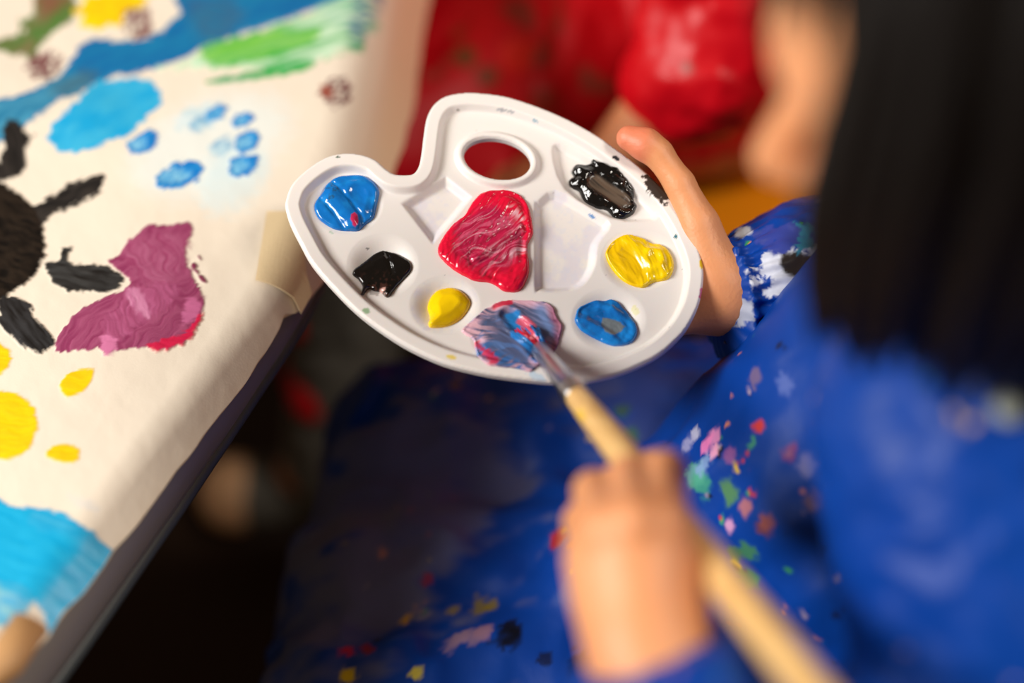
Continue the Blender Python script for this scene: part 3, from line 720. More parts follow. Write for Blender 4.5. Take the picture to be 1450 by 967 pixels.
def c_mx(u, v, d):
    k = streak(u, v, 0.35, 44, 4, 102, 16); k2 = streak(u, v, -0.5, 30, 3.5, 103, 18); w = n2(u, v, 16, 104, 3)
    c = full(u, (86, 96, 132))
    edge = ss(6.5, 1.5, d + 5 * (w - 0.5))
    q, _ = seg(u, v, (727, 455), (764, 502)); q2, _ = seg(u, v, (742, 462), (768, 498)); q3, _ = seg(u, v, (682, 498), (735, 522)); q4, _ = seg(u, v, (765, 440), (785, 480)); q5, _ = seg(u, v, (700, 436), (722, 428))
    q6, _ = seg(u, v, (676, 490), (700, 512))
    c = mixc(c, [((92, 130, 190), 0.7 * ss(0.02, 0.2, k)), ((236, 184, 200), edge * 0.95 * ss(-0.22, 0.02, k)), ((238, 190, 204), 0.9 * ss(0.0, 0.1, streak(u, v, 0.2, 50, 3, 105, 14)) * ss(712, 672, u)), ((196, 180, 214), 0.8 * ss(-0.05, 0.1, k) * np.exp(-(np.hypot((u - 762) / 26, (v - 446) / 12)) ** 2)), ((120, 150, 205), 0.8 * np.exp(-((q4) / 9) ** 2)), ((38, 112, 184), 0.9 * np.exp(-(q3 / 8) ** 2) * ss(-0.2, 0.0, k2)), ((50, 118, 186), 0.8 * ss(0.05, 0.18, k2) * ss(705, 680, u)),
                 ((30, 130, 205), 0.95 * ss(17, 9, q + 14 * k2)), ((226, 96, 120), 0.95 * ss(11, 6, q2 + 12 * k)), ((212, 24, 52), ss(9, 4, np.hypot(u - 757, v - 493) + 8 * k2)),
                 ((214, 24, 64), 0.9 * ss(6, 2, q5 + 8 * k)), ((216, 36, 80), 0.85 * ss(7, 2, q6 + 12 * k2)), ((150, 60, 100), 0.7 * edge * ss(770, 785, u))])
    return c, np.full(len(u), 0.2)
dollop('mixed_paint', 'mixed blue, grey and pink paint smear under the brush tip', z4((240, 400), (320, 392), (480, 400), (530, 430), (555, 480), (580, 540), (560, 620), (530, 670), (490, 690), (450, 740), (415, 768), (360, 755), (260, 742), (170, 722), (125, 660), (110, 600), (48, 555), (100, 500), (160, 450), (200, 425)), h_mx, c_mx, 0.0024, 0.0012, 0.0012, 0.85, g=0.0004)
def h_bl(u, v, d):
    q, _ = seg(u, v, (830, 440), (880, 470)); return -0.0016 * ss(17, 8, q) + 0.0007 * (n2(u, v, 9, 111, 3) - 0.5) + 0.0004 * streak(u, v, 0.5, 20, 3, 112)
def c_bl(u, v, d):
    q = poly_sdf(u, v, np.array([(852, 455), (862, 457), (884, 466), (878, 474), (866, 478), (856, 474), (850, 466)])) + 3 * (n2(u, v, 6, 113, 2) - 0.5)
    return mixc(full(u, (6, 108, 190)), [((18, 132, 214), 0.7 * ss(0.4, 0.7, n2(u, v, 10, 114, 3))), ((112, 122, 128), ss(1.5, -0.5, q))]), np.full(len(u), 0.16)
dollop('blue_paint', 'blue paint dollop with a scraped grey centre near the palette\'s near edge', z4((710, 410), (760, 392), (800, 396), (850, 388), (900, 430), (950, 490), (978, 550), (965, 592), (930, 625), (840, 632), (770, 602), (690, 560), (655, 520), (648, 480), (670, 430)), h_bl, c_bl, 0.0028, 0.0016, 0.0006)
def h_y2(u, v, d):
    q, t = seg(u, v, (868, 352), (900, 392)); r = np.hypot(u - 925, v - 372)
    return -0.0016 * ss(20, 6, q) + 0.0010 * np.exp(-((r - 12) / 5) ** 2) + 0.0010 * streak(u, v, 1.0, 26, 4, 121, 12)
def c_y2(u, v, d):
    q, t = seg(u, v, (870, 355), (900, 392)); k = streak(u, v, 1.0, 26, 4, 122, 12)
    return mixc(full(u, (248, 210, 0)), [((232, 182, 0), 0.7 * ss(20, 8, q + 20 * k)), ((235, 190, 0), 0.6 * ss(0.02, 0.15, k))]), np.full(len(u), 0.2)
dollop('yellow_paint', 'thick stirred yellow paint dollop in the well nearest the holding hand\'s wrist', z4((880, 60), (930, 48), (1000, 65), (1050, 92), (1100, 100), (1140, 130), (1167, 190), (1160, 250), (1130, 285), (1060, 300), (1010, 327), (950, 316), (900, 290), (850, 240), (820, 190), (808, 140), (840, 90)), h_y2, c_y2, 0.0036, 0.0022, 0.0003)
def h_k2(u, v, d):
    q, t = seg(u, v, (842, 262), (884, 290)); q2, _ = seg(u, v, (840, 235), (878, 262)); q3, _ = seg(u, v, (878, 262), (892, 282))
    return -0.0015 * ss(15, 7, q) + 0.0010 * np.exp(-(q2 / 5) ** 2) + 0.0010 * np.exp(-(q3 / 5) ** 2) + 0.0014 * (n2(u, v, 9, 131, 3) - 0.5) * ss(8, 16, q) + 0.0007 * streak(u, v, 0.6, 50, 2.4, 132, 4) * ss(14, 6, q)
def c_k2(u, v, d):
    q, t = seg(u, v, (842, 262), (882, 288)); k = streak(u, v, 0.6, 60, 2.4, 133, 4)
    return mixc(full(u, (8, 8, 9)), [((98, 82, 68), 0.9 * ss(12, 7, q + 14 * k) * ss(-0.25, 0.1, k + 0.1))]), 0.11 + 0.25 * ss(12, 7, q)
dollop('black_paint', 'large ragged black paint dollop near the thumb at the palette\'s far rim', z2((460, 560), (490, 520), (570, 515), (590, 490), (660, 515), (730, 550), (780, 600), (825, 660), (828, 730), (850, 770), (820, 815), (730, 840), (680, 800), (600, 775), (540, 740), (500, 680), (450, 650), (445, 610), (475, 590)), h_k2, c_k2, 0.0030, 0.0016, 0.0012, 0.5)

# ------------------------------------------------------------------ the brush
B0 = PL(763, 499, 0.0045); B1 = P(1120, 940, 0.455)
bd = (B1 - B0); bl = np.linalg.norm(bd); bd /= bl
def along(t): return B0 + bd * t
brush = empty('paint_brush', tuple(B0), 'wooden paint brush with a metal ferrule dipped in the mixed paint', 'paint brush')
fe = PL(812, 566, 0.0)
# ferrule length from where its crimp sits
ts = np.linspace(0, 0.2, 400); uu, vv2 = proj(np.array([along(t) for t in ts])); tf = float(ts[np.argmin(np.abs(vv2 - 563))])
fer_t = np.array([0.000, 0.02, 0.5, 0.80, 0.815, 0.84, 0.865, 0.885, 0.91, 0.935, 0.955, 0.98, 1.0]) * tf
fer_r = np.array([0.0042, 0.0044, 0.0050, 0.0054, 0.0059, 0.0063, 0.0059, 0.0056, 0.0063, 0.0063, 0.0057, 0.0061, 0.0060])
mesh_np('ferrule', *tube([along(t) for t in fer_t], fer_r, 28), M_steel, brush)
ht = np.array([0.97 * tf, tf + 0.012, tf + 0.04, tf + 0.09, tf + 0.15, bl, bl + 0.04, bl + 0.075, bl + 0.09, bl + 0.095]); hr = np.array([0.0056, 0.0060, 0.0066, 0.0069, 0.0070, 0.0068, 0.0060, 0.0048, 0.0038, 0.0012])
ht2 = np.linspace(ht[0], ht[-1], 160); hr2 = np.interp(ht2, ht, hr)
hv, hf = tube([along(t) for t in ht2], hr2, 28)
hp = np.array(hv); ta = (hp - B0) @ bd; grain = fbm(np.stack([ta * 14, hp[:, 0] * 420, (hp[:, 1] + hp[:, 2]) * 420], 1), 151, 3)
hu, hv_ = proj(hp)
hc = mixc(np.tile(lin((228, 186, 122)), (len(hp), 1)), [((206, 158, 92), 0.7 * ss(0.45, 0.7, grain)), ((236, 190, 40), 0.7 * ss(0.9, 0.3, np.hypot(hu - 822, (hv_ - 588) / 1.3) / 12))])
mesh_np('handle', hv, hf, M_wood, brush, hc)
# bristles: a flat tuft of hairs spread into the paint
tip = PL(738, 470, 0.0040); bp = []; cols = []
side = np.cross(bd, PN); side /= np.linalg.norm(side)
for k in range(90):
    a = rng.uniform(-1, 1); b_ = rng.uniform(-1, 1)
    st_ = along(0.001) + side * a * 0.0034 + np.cross(bd, side) * b_ * 0.0022
    en = tip + side * a * 0.0072 + PN * rng.uniform(-0.0006, 0.0012) + (tip - B0) / np.linalg.norm(tip - B0) * rng.uniform(-0.004, 0.001)
    mid = (st_ + en) / 2 + PN * 0.0012
    v_, f_ = tube([st_, mid, en], [0.0006, 0.0007, 0.0003], 5); bp.append((v_, f_))
    cc = lin(((30, 120, 200), (222, 84, 112), (206, 26, 56), (36, 128, 205))[int((a + 1) * 1.99 + rng.uniform(-0.6, 0.6)) % 4]); cols.append(np.tile(cc, (len(v_), 1)))
bv_, bf_ = merge(bp)
o = mesh_np('bristles', bv_, bf_, M_paint, brush, np.concatenate(cols), np.full(len(bv_), 0.25)); o['label'] = 'bristles wet with pink and blue paint'

# ------------------------------------------------------------------ chairs
def chair(x, y, label):
    r = empty('child_chair', (x, y, 0), label, 'chair', 'children\'s chairs')
    z = 0.325
    mesh_np('seat', *rounded_box(x, y, z - 0.011, 0.37, 0.36, 0.022, 0.009), M_chair, r)
    for sx in (-1, 1):
        for sy in (-1, 1):
            t = [(x + sx * 0.15, y + sy * 0.14, z - 0.02), (x + sx * 0.17, y + sy * 0.16, 0.0)]
            mesh_np('leg', *tube(t, [0.014, 0.011]), M_chair, r)
    for sy in (-1, 1):
        mesh_np('back_post', *tube([(x + 0.165, y + sy * 0.15, z - 0.015), (x + 0.19, y + sy * 0.15, z + 0.15), (x + 0.225, y + sy * 0.15, z + 0.30)], 0.011), M_chair, r)
    v_, f_ = rounded_box(0, 0, 0, 0.014, 0.32, 0.10, 0.005); v_ = np.array(v_); v_ = v_ + np.array([x + 0.207, y, z + 0.235]); mesh_np('backrest', v_, f_, M_chair, r)
    return r

# ------------------------------------------------------------------ people
def skin_cols(V, base, dark, pink=()):
    k = fbm(V * 60, 201, 3)[:, None]
    c = lin(base) * (1 - 0.5 * k) + lin(dark) * 0.5 * k
    for p, r, cc in pink:
        m = 0.8 * ss(1.0, 0.55, np.linalg.norm(V - p, axis=1) / r)[:, None]; c = c * (1 - m) + lin(cc) * m
    return c
def head_fn(Hc, fw, up):
    fw = np.array(fw, float); fw /= np.linalg.norm(fw); up = np.array(up, float); up -= fw * (up @ fw); up /= np.linalg.norm(up); lf = np.cross(up, fw)
    R = np.stack([fw, lf, up])
    def L(a, b, c): return Hc + a * fw + b * lf + c * up
    g = [ell(L(-0.006, 0, 0.012), (0.086, 0.071, 0.080), R), ell(L(0.022, 0, -0.040), (0.058, 0.052, 0.060), R), cap(L(0.058, 0, -0.088), L(0.052, 0, -0.080), 0.017, 0.022)]
    for sg in (-1, 1):
        g += [ell(L(0.052, sg * 0.032, -0.046), (0.026, 0.024, 0.026), R), cap(L(0.072, sg * 0.012, 0.004), L(0.066, sg * 0.036, 0.004), 0.008, 0.008), cap(L(-0.004, sg * 0.055, -0.062), L(0.045, sg * 0.02, -0.085), 0.015, 0.016)]
    f0 = grp(0.018, *g)
    nose = grp(0.006, cap(L(0.076, 0, -0.014), L(0.092, 0, -0.040), 0.006, 0.0095), cap(L(0.084, 0.008, -0.044), L(0.084, -0.008, -0.044), 0.007, 0.007))
    lips = grp(0.003, ell(L(0.078, 0, -0.062), (0.008, 0.018, 0.005), R), ell(L(0.077, 0, -0.070), (0.008, 0.015, 0.005), R))
    ears = [grp(0.004, ell(L(-0.006, sg * 0.074, -0.022), (0.016, 0.007, 0.026), R)) for sg in (-1, 1)]
    f = grp(0.006, f0, nose, lips, *ears)
    return near(f), L, R
def hand_auto(wr, dr, nrm, sg, r=0.0068, curl=0.5, k=1.0):
    """a relaxed hand: palm, four fingers of unequal length and a thumb; nrm = back of the hand, sg = thumb side"""
    wr = np.array(wr, float); dr = np.array(dr, float); dr /= np.linalg.norm(dr); nrm = np.array(nrm, float); nrm -= dr * (nrm @ dr); nrm /= np.linalg.norm(nrm)
    sd = np.cross(dr, nrm) * sg
    fs = []; palm = []
    for i, ln in enumerate((0.050, 0.055, 0.051, 0.041)):
        off = (1.5 - i) * 0.0135 * k
        b = wr + dr * 0.058 * k + sd * off - nrm * 0.002 * abs(i - 1)
        pts_ = [b]; a = 0.25 * curl; dd = dr
        for j, fr in enumerate((0.45, 0.32, 0.23)):
            dd = dr * math.cos(a) - nrm * math.sin(a); pts_.append(pts_[-1] + dd * ln * fr * k); a += curl * (0.8 if j == 0 else 0.6)
        fs.append(chain(pts_, [r * 1.1, r, r * 0.9, r * 0.78]))
        palm.append(cap(wr + sd * off * 0.6, b, 0.013 * k, 0.0105 * k))
    t0 = wr + dr * 0.012 * k + sd * 0.014 * k; t1 = wr + dr * 0.034 * k + sd * 0.031 * k - nrm * 0.008; t2 = t1 + dr * 0.024 * k + sd * 0.006 * k - nrm * 0.006; t3 = t2 + dr * 0.02 * k - sd * 0.002
    th = chain([t0, t1, t2, t3], [0.012 * k, r * 1.2, r * 1.05, r * 0.85])
    return near(grp(0.004, grp(0.008, *palm), *fs, th))
def hair_mesh(parent, L, zbot, seed=1, n=330, fringe=True, front=34):
    r = random.Random(seed); parts = []
    a_, b_, c_ = 0.090, 0.077, 0.086
    for k in range(n):
        sgn = 1 if k % 2 else -1
        ph = math.radians(r.uniform(front if sgn > 0 else front + 6, 180)); lay = r.uniform(1.0, 1.12)
        path = []
        start = r.uniform(-0.5, 0.55)
        for t in np.linspace(0.05, 1.0, 8):
            la = math.pi / 2 * (1 - t)
            x = (math.cos(ph) * math.cos(la)) * a_ * lay; y = sgn * max(math.sin(ph), 0.0) * math.cos(la) * b_ * lay + sgn * 0.002; z = math.sin(la) * c_ * lay
            x = x * (0.25 + 0.75 * t) + (1 - t) ** 1.5 * start * 0.06
            path.append(L(x - 0.008, y, z + 0.012))
        e = np.array(path[-1]); zb = zbot + r.uniform(-0.012, 0.010) - 0.012 * (abs(math.degrees(ph) - 180) < 70)
        inward = np.array(L(0, 0, 0)); inward = (inward - e); inward[2] = 0; inward /= np.linalg.norm(inward) + 1e-9
        for q in np.linspace(0.2, 1, 6):
            path.append(np.array([e[0], e[1], e[2] + (zb - e[2]) * q]) + inward * 0.012 * q * q + np.array([r.uniform(-1, 1), r.uniform(-1, 1), 0]) * 0.002 * q)
        path = np.array(path); m = len(path)
        w = r.uniform(0.0055, 0.0085); rad = np.concatenate([np.full(m - 5, w), w * np.array([0.95, 0.85, 0.65, 0.4, 0.12])]); rad[0] *= 0.6
        parts.append(tube(path, rad, 7, squash=0.7))
    if fringe:
        for k in range(64):
            ph = math.radians(r.uniform(-52, 52)); path = []
            end = r.uniform(0.55, 0.86)
            for t in np.linspace(0.05, end, 7):
                la = math.pi / 2 * (1 - t); x = math.cos(ph) * math.cos(la) * a_ * 1.05; y = math.sin(ph) * math.cos(la) * b_ * 1.05 ; z = math.sin(la) * c_ * 1.04
                path.append(L(x - 0.006, y, z + 0.012))
            parts.append(tube(path, [0.006] * 4 + [0.0055, 0.004, 0.001], 6, squash=0.6))
    # scalp under the locks
    vs = []; fs = []; nu, nv = 28, 12
    for j in range(nv + 1):
        la = math.pi / 2 * (1 - j / nv * 1.25)
        for i in range(nu):
            p_ = 2 * math.pi * i / nu
            zc = math.sin(la); face = math.cos(p_) > 0.45
            ll = max(la, math.radians(44)) if face else la
            vs.append(L(math.cos(p_) * math.cos(ll) * a_ * 0.995 - 0.007, math.sin(p_) * math.cos(ll) * b_ * 0.99, math.sin(ll) * c_ * 0.995 + 0.012))
    for j in range(nv):
        for i in range(nu): fs.append([j * nu + i, (j + 1) * nu + i, (j + 1) * nu + (i + 1) % nu, j * nu + (i + 1) % nu])
    parts.append((vs, fs))
    v_, f_ = merge(parts)
    return mesh_np('hair', v_, f_, M_hair, parent)
def eyes(parent, L):
    for sg in (-1, 1):
        vs = []; fs = []; c_ = L(0.066, sg * 0.030, -0.014); r_ = 0.0112; nu, nv = 16, 10
        for j in range(nv + 1):
            for i in range(nu):
                a = math.pi * j / nv; b_ = 2 * math.pi * i / nu
                vs.append(c_ + r_ * np.array([math.sin(a) * math.cos(b_), math.sin(a) * math.sin(b_), math.cos(a)]))
        fs = [[j * nu + i, (j + 1) * nu + i, (j + 1) * nu + (i + 1) % nu, j * nu + (i + 1) % nu] for j in range(nv) for i in range(nu)]
        ey = mesh_np('eye', vs, fs, M_eye, parent)
        gz = L(1, sg * -0.08, -0.42) - L(0, 0, 0); gz /= np.linalg.norm(gz)
        a_ = np.cross(gz, [0, 0, 1.0]); a_ /= np.linalg.norm(a_); b_ = np.cross(gz, a_); iv = []; nr_i = 6
        for j in range(nr_i):
            t = 0.62 * (j + 0.02) / (nr_i - 1)
            for i in range(20):
                p_ = 2 * math.pi * i / 20
                iv.append(c_ + (r_ + 0.0003) * (math.cos(t) * gz + math.sin(t) * (math.cos(p_) * a_ + math.sin(p_) * b_)))
        iv += [q - gz * 0.0006 for q in iv[-20:]]
        mesh_np('iris', iv, [[j * 20 + i, j * 20 + (i + 1) % 20, (j + 1) * 20 + (i + 1) % 20, (j + 1) * 20 + i] for j in range(nr_i) for i in range(20)], M_iris, ey)
def lathe_shoe(parent, ank, dr, m=None, toe=False):
    ank = np.array(ank, float); dr = np.array([dr[0], dr[1], 0.0]); dr /= np.linalg.norm(dr); sd = np.array([-dr[1], dr[0], 0])
    R = np.stack([dr, sd, np.array([0, 0, 1.0])])
    base_ = np.array([ank[0], ank[1], 0.0])
    up = grp(0.02, ell(base_ + dr * 0.075 + [0, 0, 0.036], (0.052, 0.036, 0.028), R), ell(base_ + dr * 0.01 + [0, 0, 0.04], (0.05, 0.032, 0.034), R), cap(base_ + [0, 0, 0.05], base_ + [0, 0, 0.075], 0.034, 0.033))
    V, F = surf(up, 0.004); V[:, 2] = np.maximum(V[:, 2], 0.012)
    sh = mesh_np('shoe', relax(V, F, 2), F, m or M_shoe, parent)
    if toe:
        V, F = surf(ell(base_ + dr * 0.094 + [0, 0, 0.036], (0.036, 0.0372, 0.0300), R), 0.0035); V[:, 2] = np.maximum(V[:, 2], 0.0125)
        tc_ = mesh_np('toe_cap', relax(V, F, 1), F, M_shoe, sh); tc_['label'] = 'tan toe cap'
    pl = []
    for t in np.arange(28) / 28 * 2 * math.pi:
        x = 0.092 * math.cos(t) + 0.04; y = 0.037 * math.sin(t) * (1 + 0.12 * math.cos(t)); pl.append(base_ + dr * x + sd * y)
    vs = [q + [0, 0, 0.016] for q in pl] + [q + [0, 0, 0.0005] for q in pl]; k = 28
    fs = [list(range(k)), [k + i for i in range(k)][::-1]] + [[i, k + i, k + (i + 1) % k, (i + 1) % k] for i in range(k)]
    mesh_np('sole', vs, [q[::-1] for q in fs], M_sole, sh, smooth=False)
def cloth_disp(f, amp, sc, stretch=(1, 1, 1), seed=0, amp2=0.0, calm=None):
    st_ = np.array(stretch, float)
    def g(p):
        d = f(p); m = np.abs(d) < 0.05
        if m.any():
            q = p[m] * sc * st_
            w = fbm(q * 0.5, seed + 9, 2)[:, None]
            n_ = fbm(q + 1.6 * w, seed, 3)
            rdg = 1 - np.abs(2 * n_ - 1) * 2.2
            ca = 1.0 if calm is None else 1 - 0.65 * ss(calm, calm + 0.12, p[m][:, 2])
            d[m] -= amp * ca * np.clip(rdg, -1, 1)
            if amp2: d[m] -= amp2 * (fbm(q * 4.0, seed + 3, 3) - 0.5)
        return d
    g.bb = f.bb; return g

# ---- the child in blue who holds brush and palette (faces -X, left side to the camera)
blue = empty('person', (0.19, 0.44, 0.0), 'child in a paint-stained blue smock with black bobbed hair holding palette and brush', 'person')
Hc = np.array([0.160, 0.352, 0.898])
hd, HL, HR = head_fn(Hc, (-0.93, 0.0, -0.37), (0, 0, 1))
# left hand with the brush
bw = P(920, 925, 0.500)
lf_chains = [
    chain([P(938, 742, 0.503), P(942, 668, 0.545), P(922, 664, 0.582), P(898, 684, 0.610)], [0.0092, 0.0078, 0.0070, 0.0060]),
    chain([P(900, 742, 0.500), P(893, 676, 0.548), P(868, 690, 0.583), P(874, 704, 0.602)], [0.0094, 0.0082, 0.0074, 0.0062]),
    chain([P(860, 752, 0.505), P(842, 696, 0.550), P(846, 712, 0.582), P(868, 732, 0.594)], [0.0092, 0.0078, 0.0070, 0.0060]),
    chain([P(834, 786, 0.515), P(824, 738, 0.555), P(838, 750, 0.582), P(860, 766, 0.588)], [0.0084, 0.0068, 0.0062, 0.0054]),
    chain([P(950, 880, 0.520), P(966, 800, 0.556), P(948, 742, 0.604), P(915, 704, 0.622)], [0.0120, 0.0094, 0.0082, 0.0068])]
palm = grp(0.010, cap(bw, P(935, 752, 0.508), 0.0165, 0.0110), cap(bw, P(900, 752, 0.506), 0.0165, 0.0115), cap(bw, P(864, 762, 0.510), 0.0165, 0.0110), cap(bw, P(838, 795, 0.520), 0.0160, 0.0100),
           cap(P(955, 880, 0.520), P(962, 810, 0.545), 0.0130, 0.0105), ell(P(898, 835, 0.512), (0.021, 0.026, 0.013), np.stack([RT, UP, FW])))
lhand = near(grp(0.0025, grp(0.006, palm, lf_chains[4]), *lf_chains[:4]))
l_el = np.array([0.185, 0.165, 0.625]); l_sh = np.array([0.175, 0.315, 0.735])
larm = near(grp(0.010, chain([l_sh, l_el, P(975, 1040, 0.487), bw], [0.036, 0.029, 0.0225, 0.0185], 0.01)))
# right hand under the palette
rw = PL(1030, 392, -0.020)
rf_pts = [(952, 300, 862, 272), (962, 345, 850, 330), (958, 390, 852, 385), (945, 432, 868, 436)]
rfing = [chain([PL(a, b, -0.019), PL((a + c) / 2, (b + d) / 2, -0.0195), PL(c, d, -0.0185), PL(c - 14, d - 4, -0.0155)], [0.0086, 0.0078, 0.0072, 0.0058]) for a, b, c, d in rf_pts]
rpalm = grp(0.010, *[cap(rw, PL(a, b, -0.021), 0.0155, 0.0100) for a, b, c, d in rf_pts], cap(PL(1012, 372, -0.016), PL(996, 336, -0.008), 0.0135, 0.0105))
rthumb = chain([PL(1014, 374, -0.010), PL(990, 318, 0.0000), PL(960, 270, 0.0070), PL(928, 233, 0.0115), PL(910, 222, 0.0125), PL(887, 212, 0.0120)], [0.0126, 0.0100, 0.0076, 0.0074, 0.0082, 0.0066], 0.003)
rhand = near(grp(0.0045, grp(0.008, rpalm, rthumb), *rfing))
r_el = np.array([0.300, 0.555, 0.570]); r_sh = np.array([0.258, 0.515, 0.680])
rarm = near(chain([r_sh, r_el, rw], [0.036, 0.029, 0.0175], 0.01))
neck = cap(HL(-0.025, 0, -0.05), (0.225, 0.410, 0.715), 0.034, 0.040)
torso = grp(0.04, cap((0.235, 0.43, 0.44), (0.240, 0.425, 0.64), 0.085, 0.07), cap((0.195, 0.345, 0.700), (0.255, 0.505, 0.68), 0.042, 0.040), cap((0.2, 0.39, 0.42), (0.2, 0.50, 0.42), 0.085, 0.085))
legs = []
for y0, y1 in ((0.38, 0.365), (0.50, 0.525)):
    legs.append(near(chain([(0.2, y0, 0.40), (-0.060, y1, 0.385), (-0.055, y1, 0.08), (-0.115, y1, 0.035)], [0.062, 0.038, 0.028, 0.024], 0.02)))
body_f = grp(0.012, near(grp(0.02, neck, torso)), hd, lhand, larm, rhand, rarm, *legs)
V, F = surf(body_f, 0.0016)
V = relax(V, F, 2, 0.4)
mesh_np('body', V, F, M_skin, blue, skin_cols(V, (230, 160, 110), (212, 134, 86), [(PL(892, 217, 0.012), 0.017, (222, 122, 92))] + [(rw + (PL(990, 380, -0.02) - rw) * t, 0.026, (196, 120, 78)) for t in (0.0, 0.6)]))  # reddish thumb pad; palm and wrist darkened with painted shade
eyes(blue, HL)
hair_mesh(blue, HL, 0.797, 3, 480, front=38)

BL = lin((2, 56, 146))
SPL = [(247, 120, 178), (150, 140, 175), (70, 150, 110), (200, 60, 60), (230, 190, 30), (20, 16, 18), (170, 150, 170), (60, 150, 60), (210, 130, 100), (90, 170, 210)]
def blue_cols(V, spots=(), density=0.0, seed=0, zc=None, painted_sheen=()):
    k = fbm(V * 24, 301 + seed, 3)[:, None]
    c = BL * (1 - 0.35 * k) + lin((5, 72, 164)) * 0.35 * k
    rg = np.full(len(V), 0.46)
    w = fbm(V * 420, 303 + seed, 2)
    if density:
        q = fbm(V * 150, 304 + seed, 3); zone = fbm(V * 16, 305 + seed, 2); pick = vnoise(V * 38, 306 + seed)
        m = ss(0.0, 0.04, q + 0.22 * (zone - 0.5) - (0.80 - density)) if zc is None else ss(0.0, 0.04, q + 0.2 * (zone - 0.5) - 0.80 + density * np.exp(-(np.linalg.norm(V - zc, axis=1) / 0.055) ** 2) * 2)
        pal = np.array([lin(x) for x in SPL]); ci = (pick * 9.99).astype(int)
        c = c * (1 - m[:, None]) + pal[ci] * m[:, None]
    for p, r, cc, op in painted_sheen:  # soft patches of cloth sheen painted into the colour
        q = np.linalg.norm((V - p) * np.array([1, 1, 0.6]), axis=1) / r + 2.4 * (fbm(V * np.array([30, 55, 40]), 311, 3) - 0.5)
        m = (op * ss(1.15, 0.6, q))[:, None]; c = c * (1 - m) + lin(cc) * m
    for p, r, cc in spots:
        q = np.linalg.norm(V - p, axis=1) / r + 1.1 * (w - 0.5) + 0.8 * (fbm(V * 130, 309, 2) - 0.5)
        m = 0.8 * ss(1.15, 0.8, q); c = c * (1 - m[:, None]) + lin(cc) * m[:, None]; rg = rg * (1 - m) + 0.3 * m
    return c, rg
# smock: chest, skirt over the lap, front edge hanging past the knees
sk = [cap((0.235, 0.39, 0.45), (0.235, 0.385, 0.64), 0.120, 0.088), cap((0.240, 0.46, 0.45), (0.250, 0.46, 0.63), 0.118, 0.086),
      cap((0.195, 0.335, 0.700), (0.258, 0.515, 0.675), 0.058, 0.052),
      cap((0.175, 0.385, 0.56), (0.168, 0.44, 0.53), 0.064, 0.066), cap(P(1278, 478, 0.685), P(1062, 752, 0.755), 0.056, 0.060), cap(P(1010, 735, 0.775), P(852, 815, 0.795), 0.040, 0.032)]
lapz = 0.392
lap = [cap((0.18, 0.36, lapz + 0.022), (-0.085, 0.345, lapz), 0.078, 0.058), cap((0.18, 0.51, lapz + 0.022), (-0.060, 0.530, lapz), 0.078, 0.060), cap((0.10, 0.43, lapz + 0.015), (-0.080, 0.435, lapz + 0.004), 0.065, 0.052),
       cap((-0.112, 0.30, 0.375), (-0.085, 0.575, 0.375), 0.030, 0.030), cap((-0.118, 0.30, 0.22), (-0.095, 0.575, 0.22), 0.026, 0.026), cap((-0.115, 0.30, 0.30), (-0.09, 0.575, 0.30), 0.027, 0.027),
       cap((0.05, 0.262, 0.36), (-0.10, 0.290, 0.34), 0.035, 0.030), cap((0.05, 0.60, 0.36), (-0.08, 0.590, 0.34), 0.030, 0.028), cap((0.03, 0.262, 0.28), (-0.10, 0.285, 0.22), 0.03, 0.028)]
smf = grp(0.022, *sk, *lap)
V, F = surf(cloth_disp(smf, 0.011, 11, (1.0, 1.25, 0.6), 21, 0.005, 0.52), 0.0026, 0.014)
V = relax(V, F, 2, 0.5)
def hit(Vm, u, v):
    """front-most point of a vertex set near a line of sight"""
    pu_, pv_ = proj(Vm); q = np.hypot(pu_ - u, pv_ - v) < 9
    if not q.any(): return np.array([9.0, 9, 9])
    idx = np.nonzero(q)[0]; return Vm[idx[np.argmin((Vm[idx] - CAM) @ FW)]]
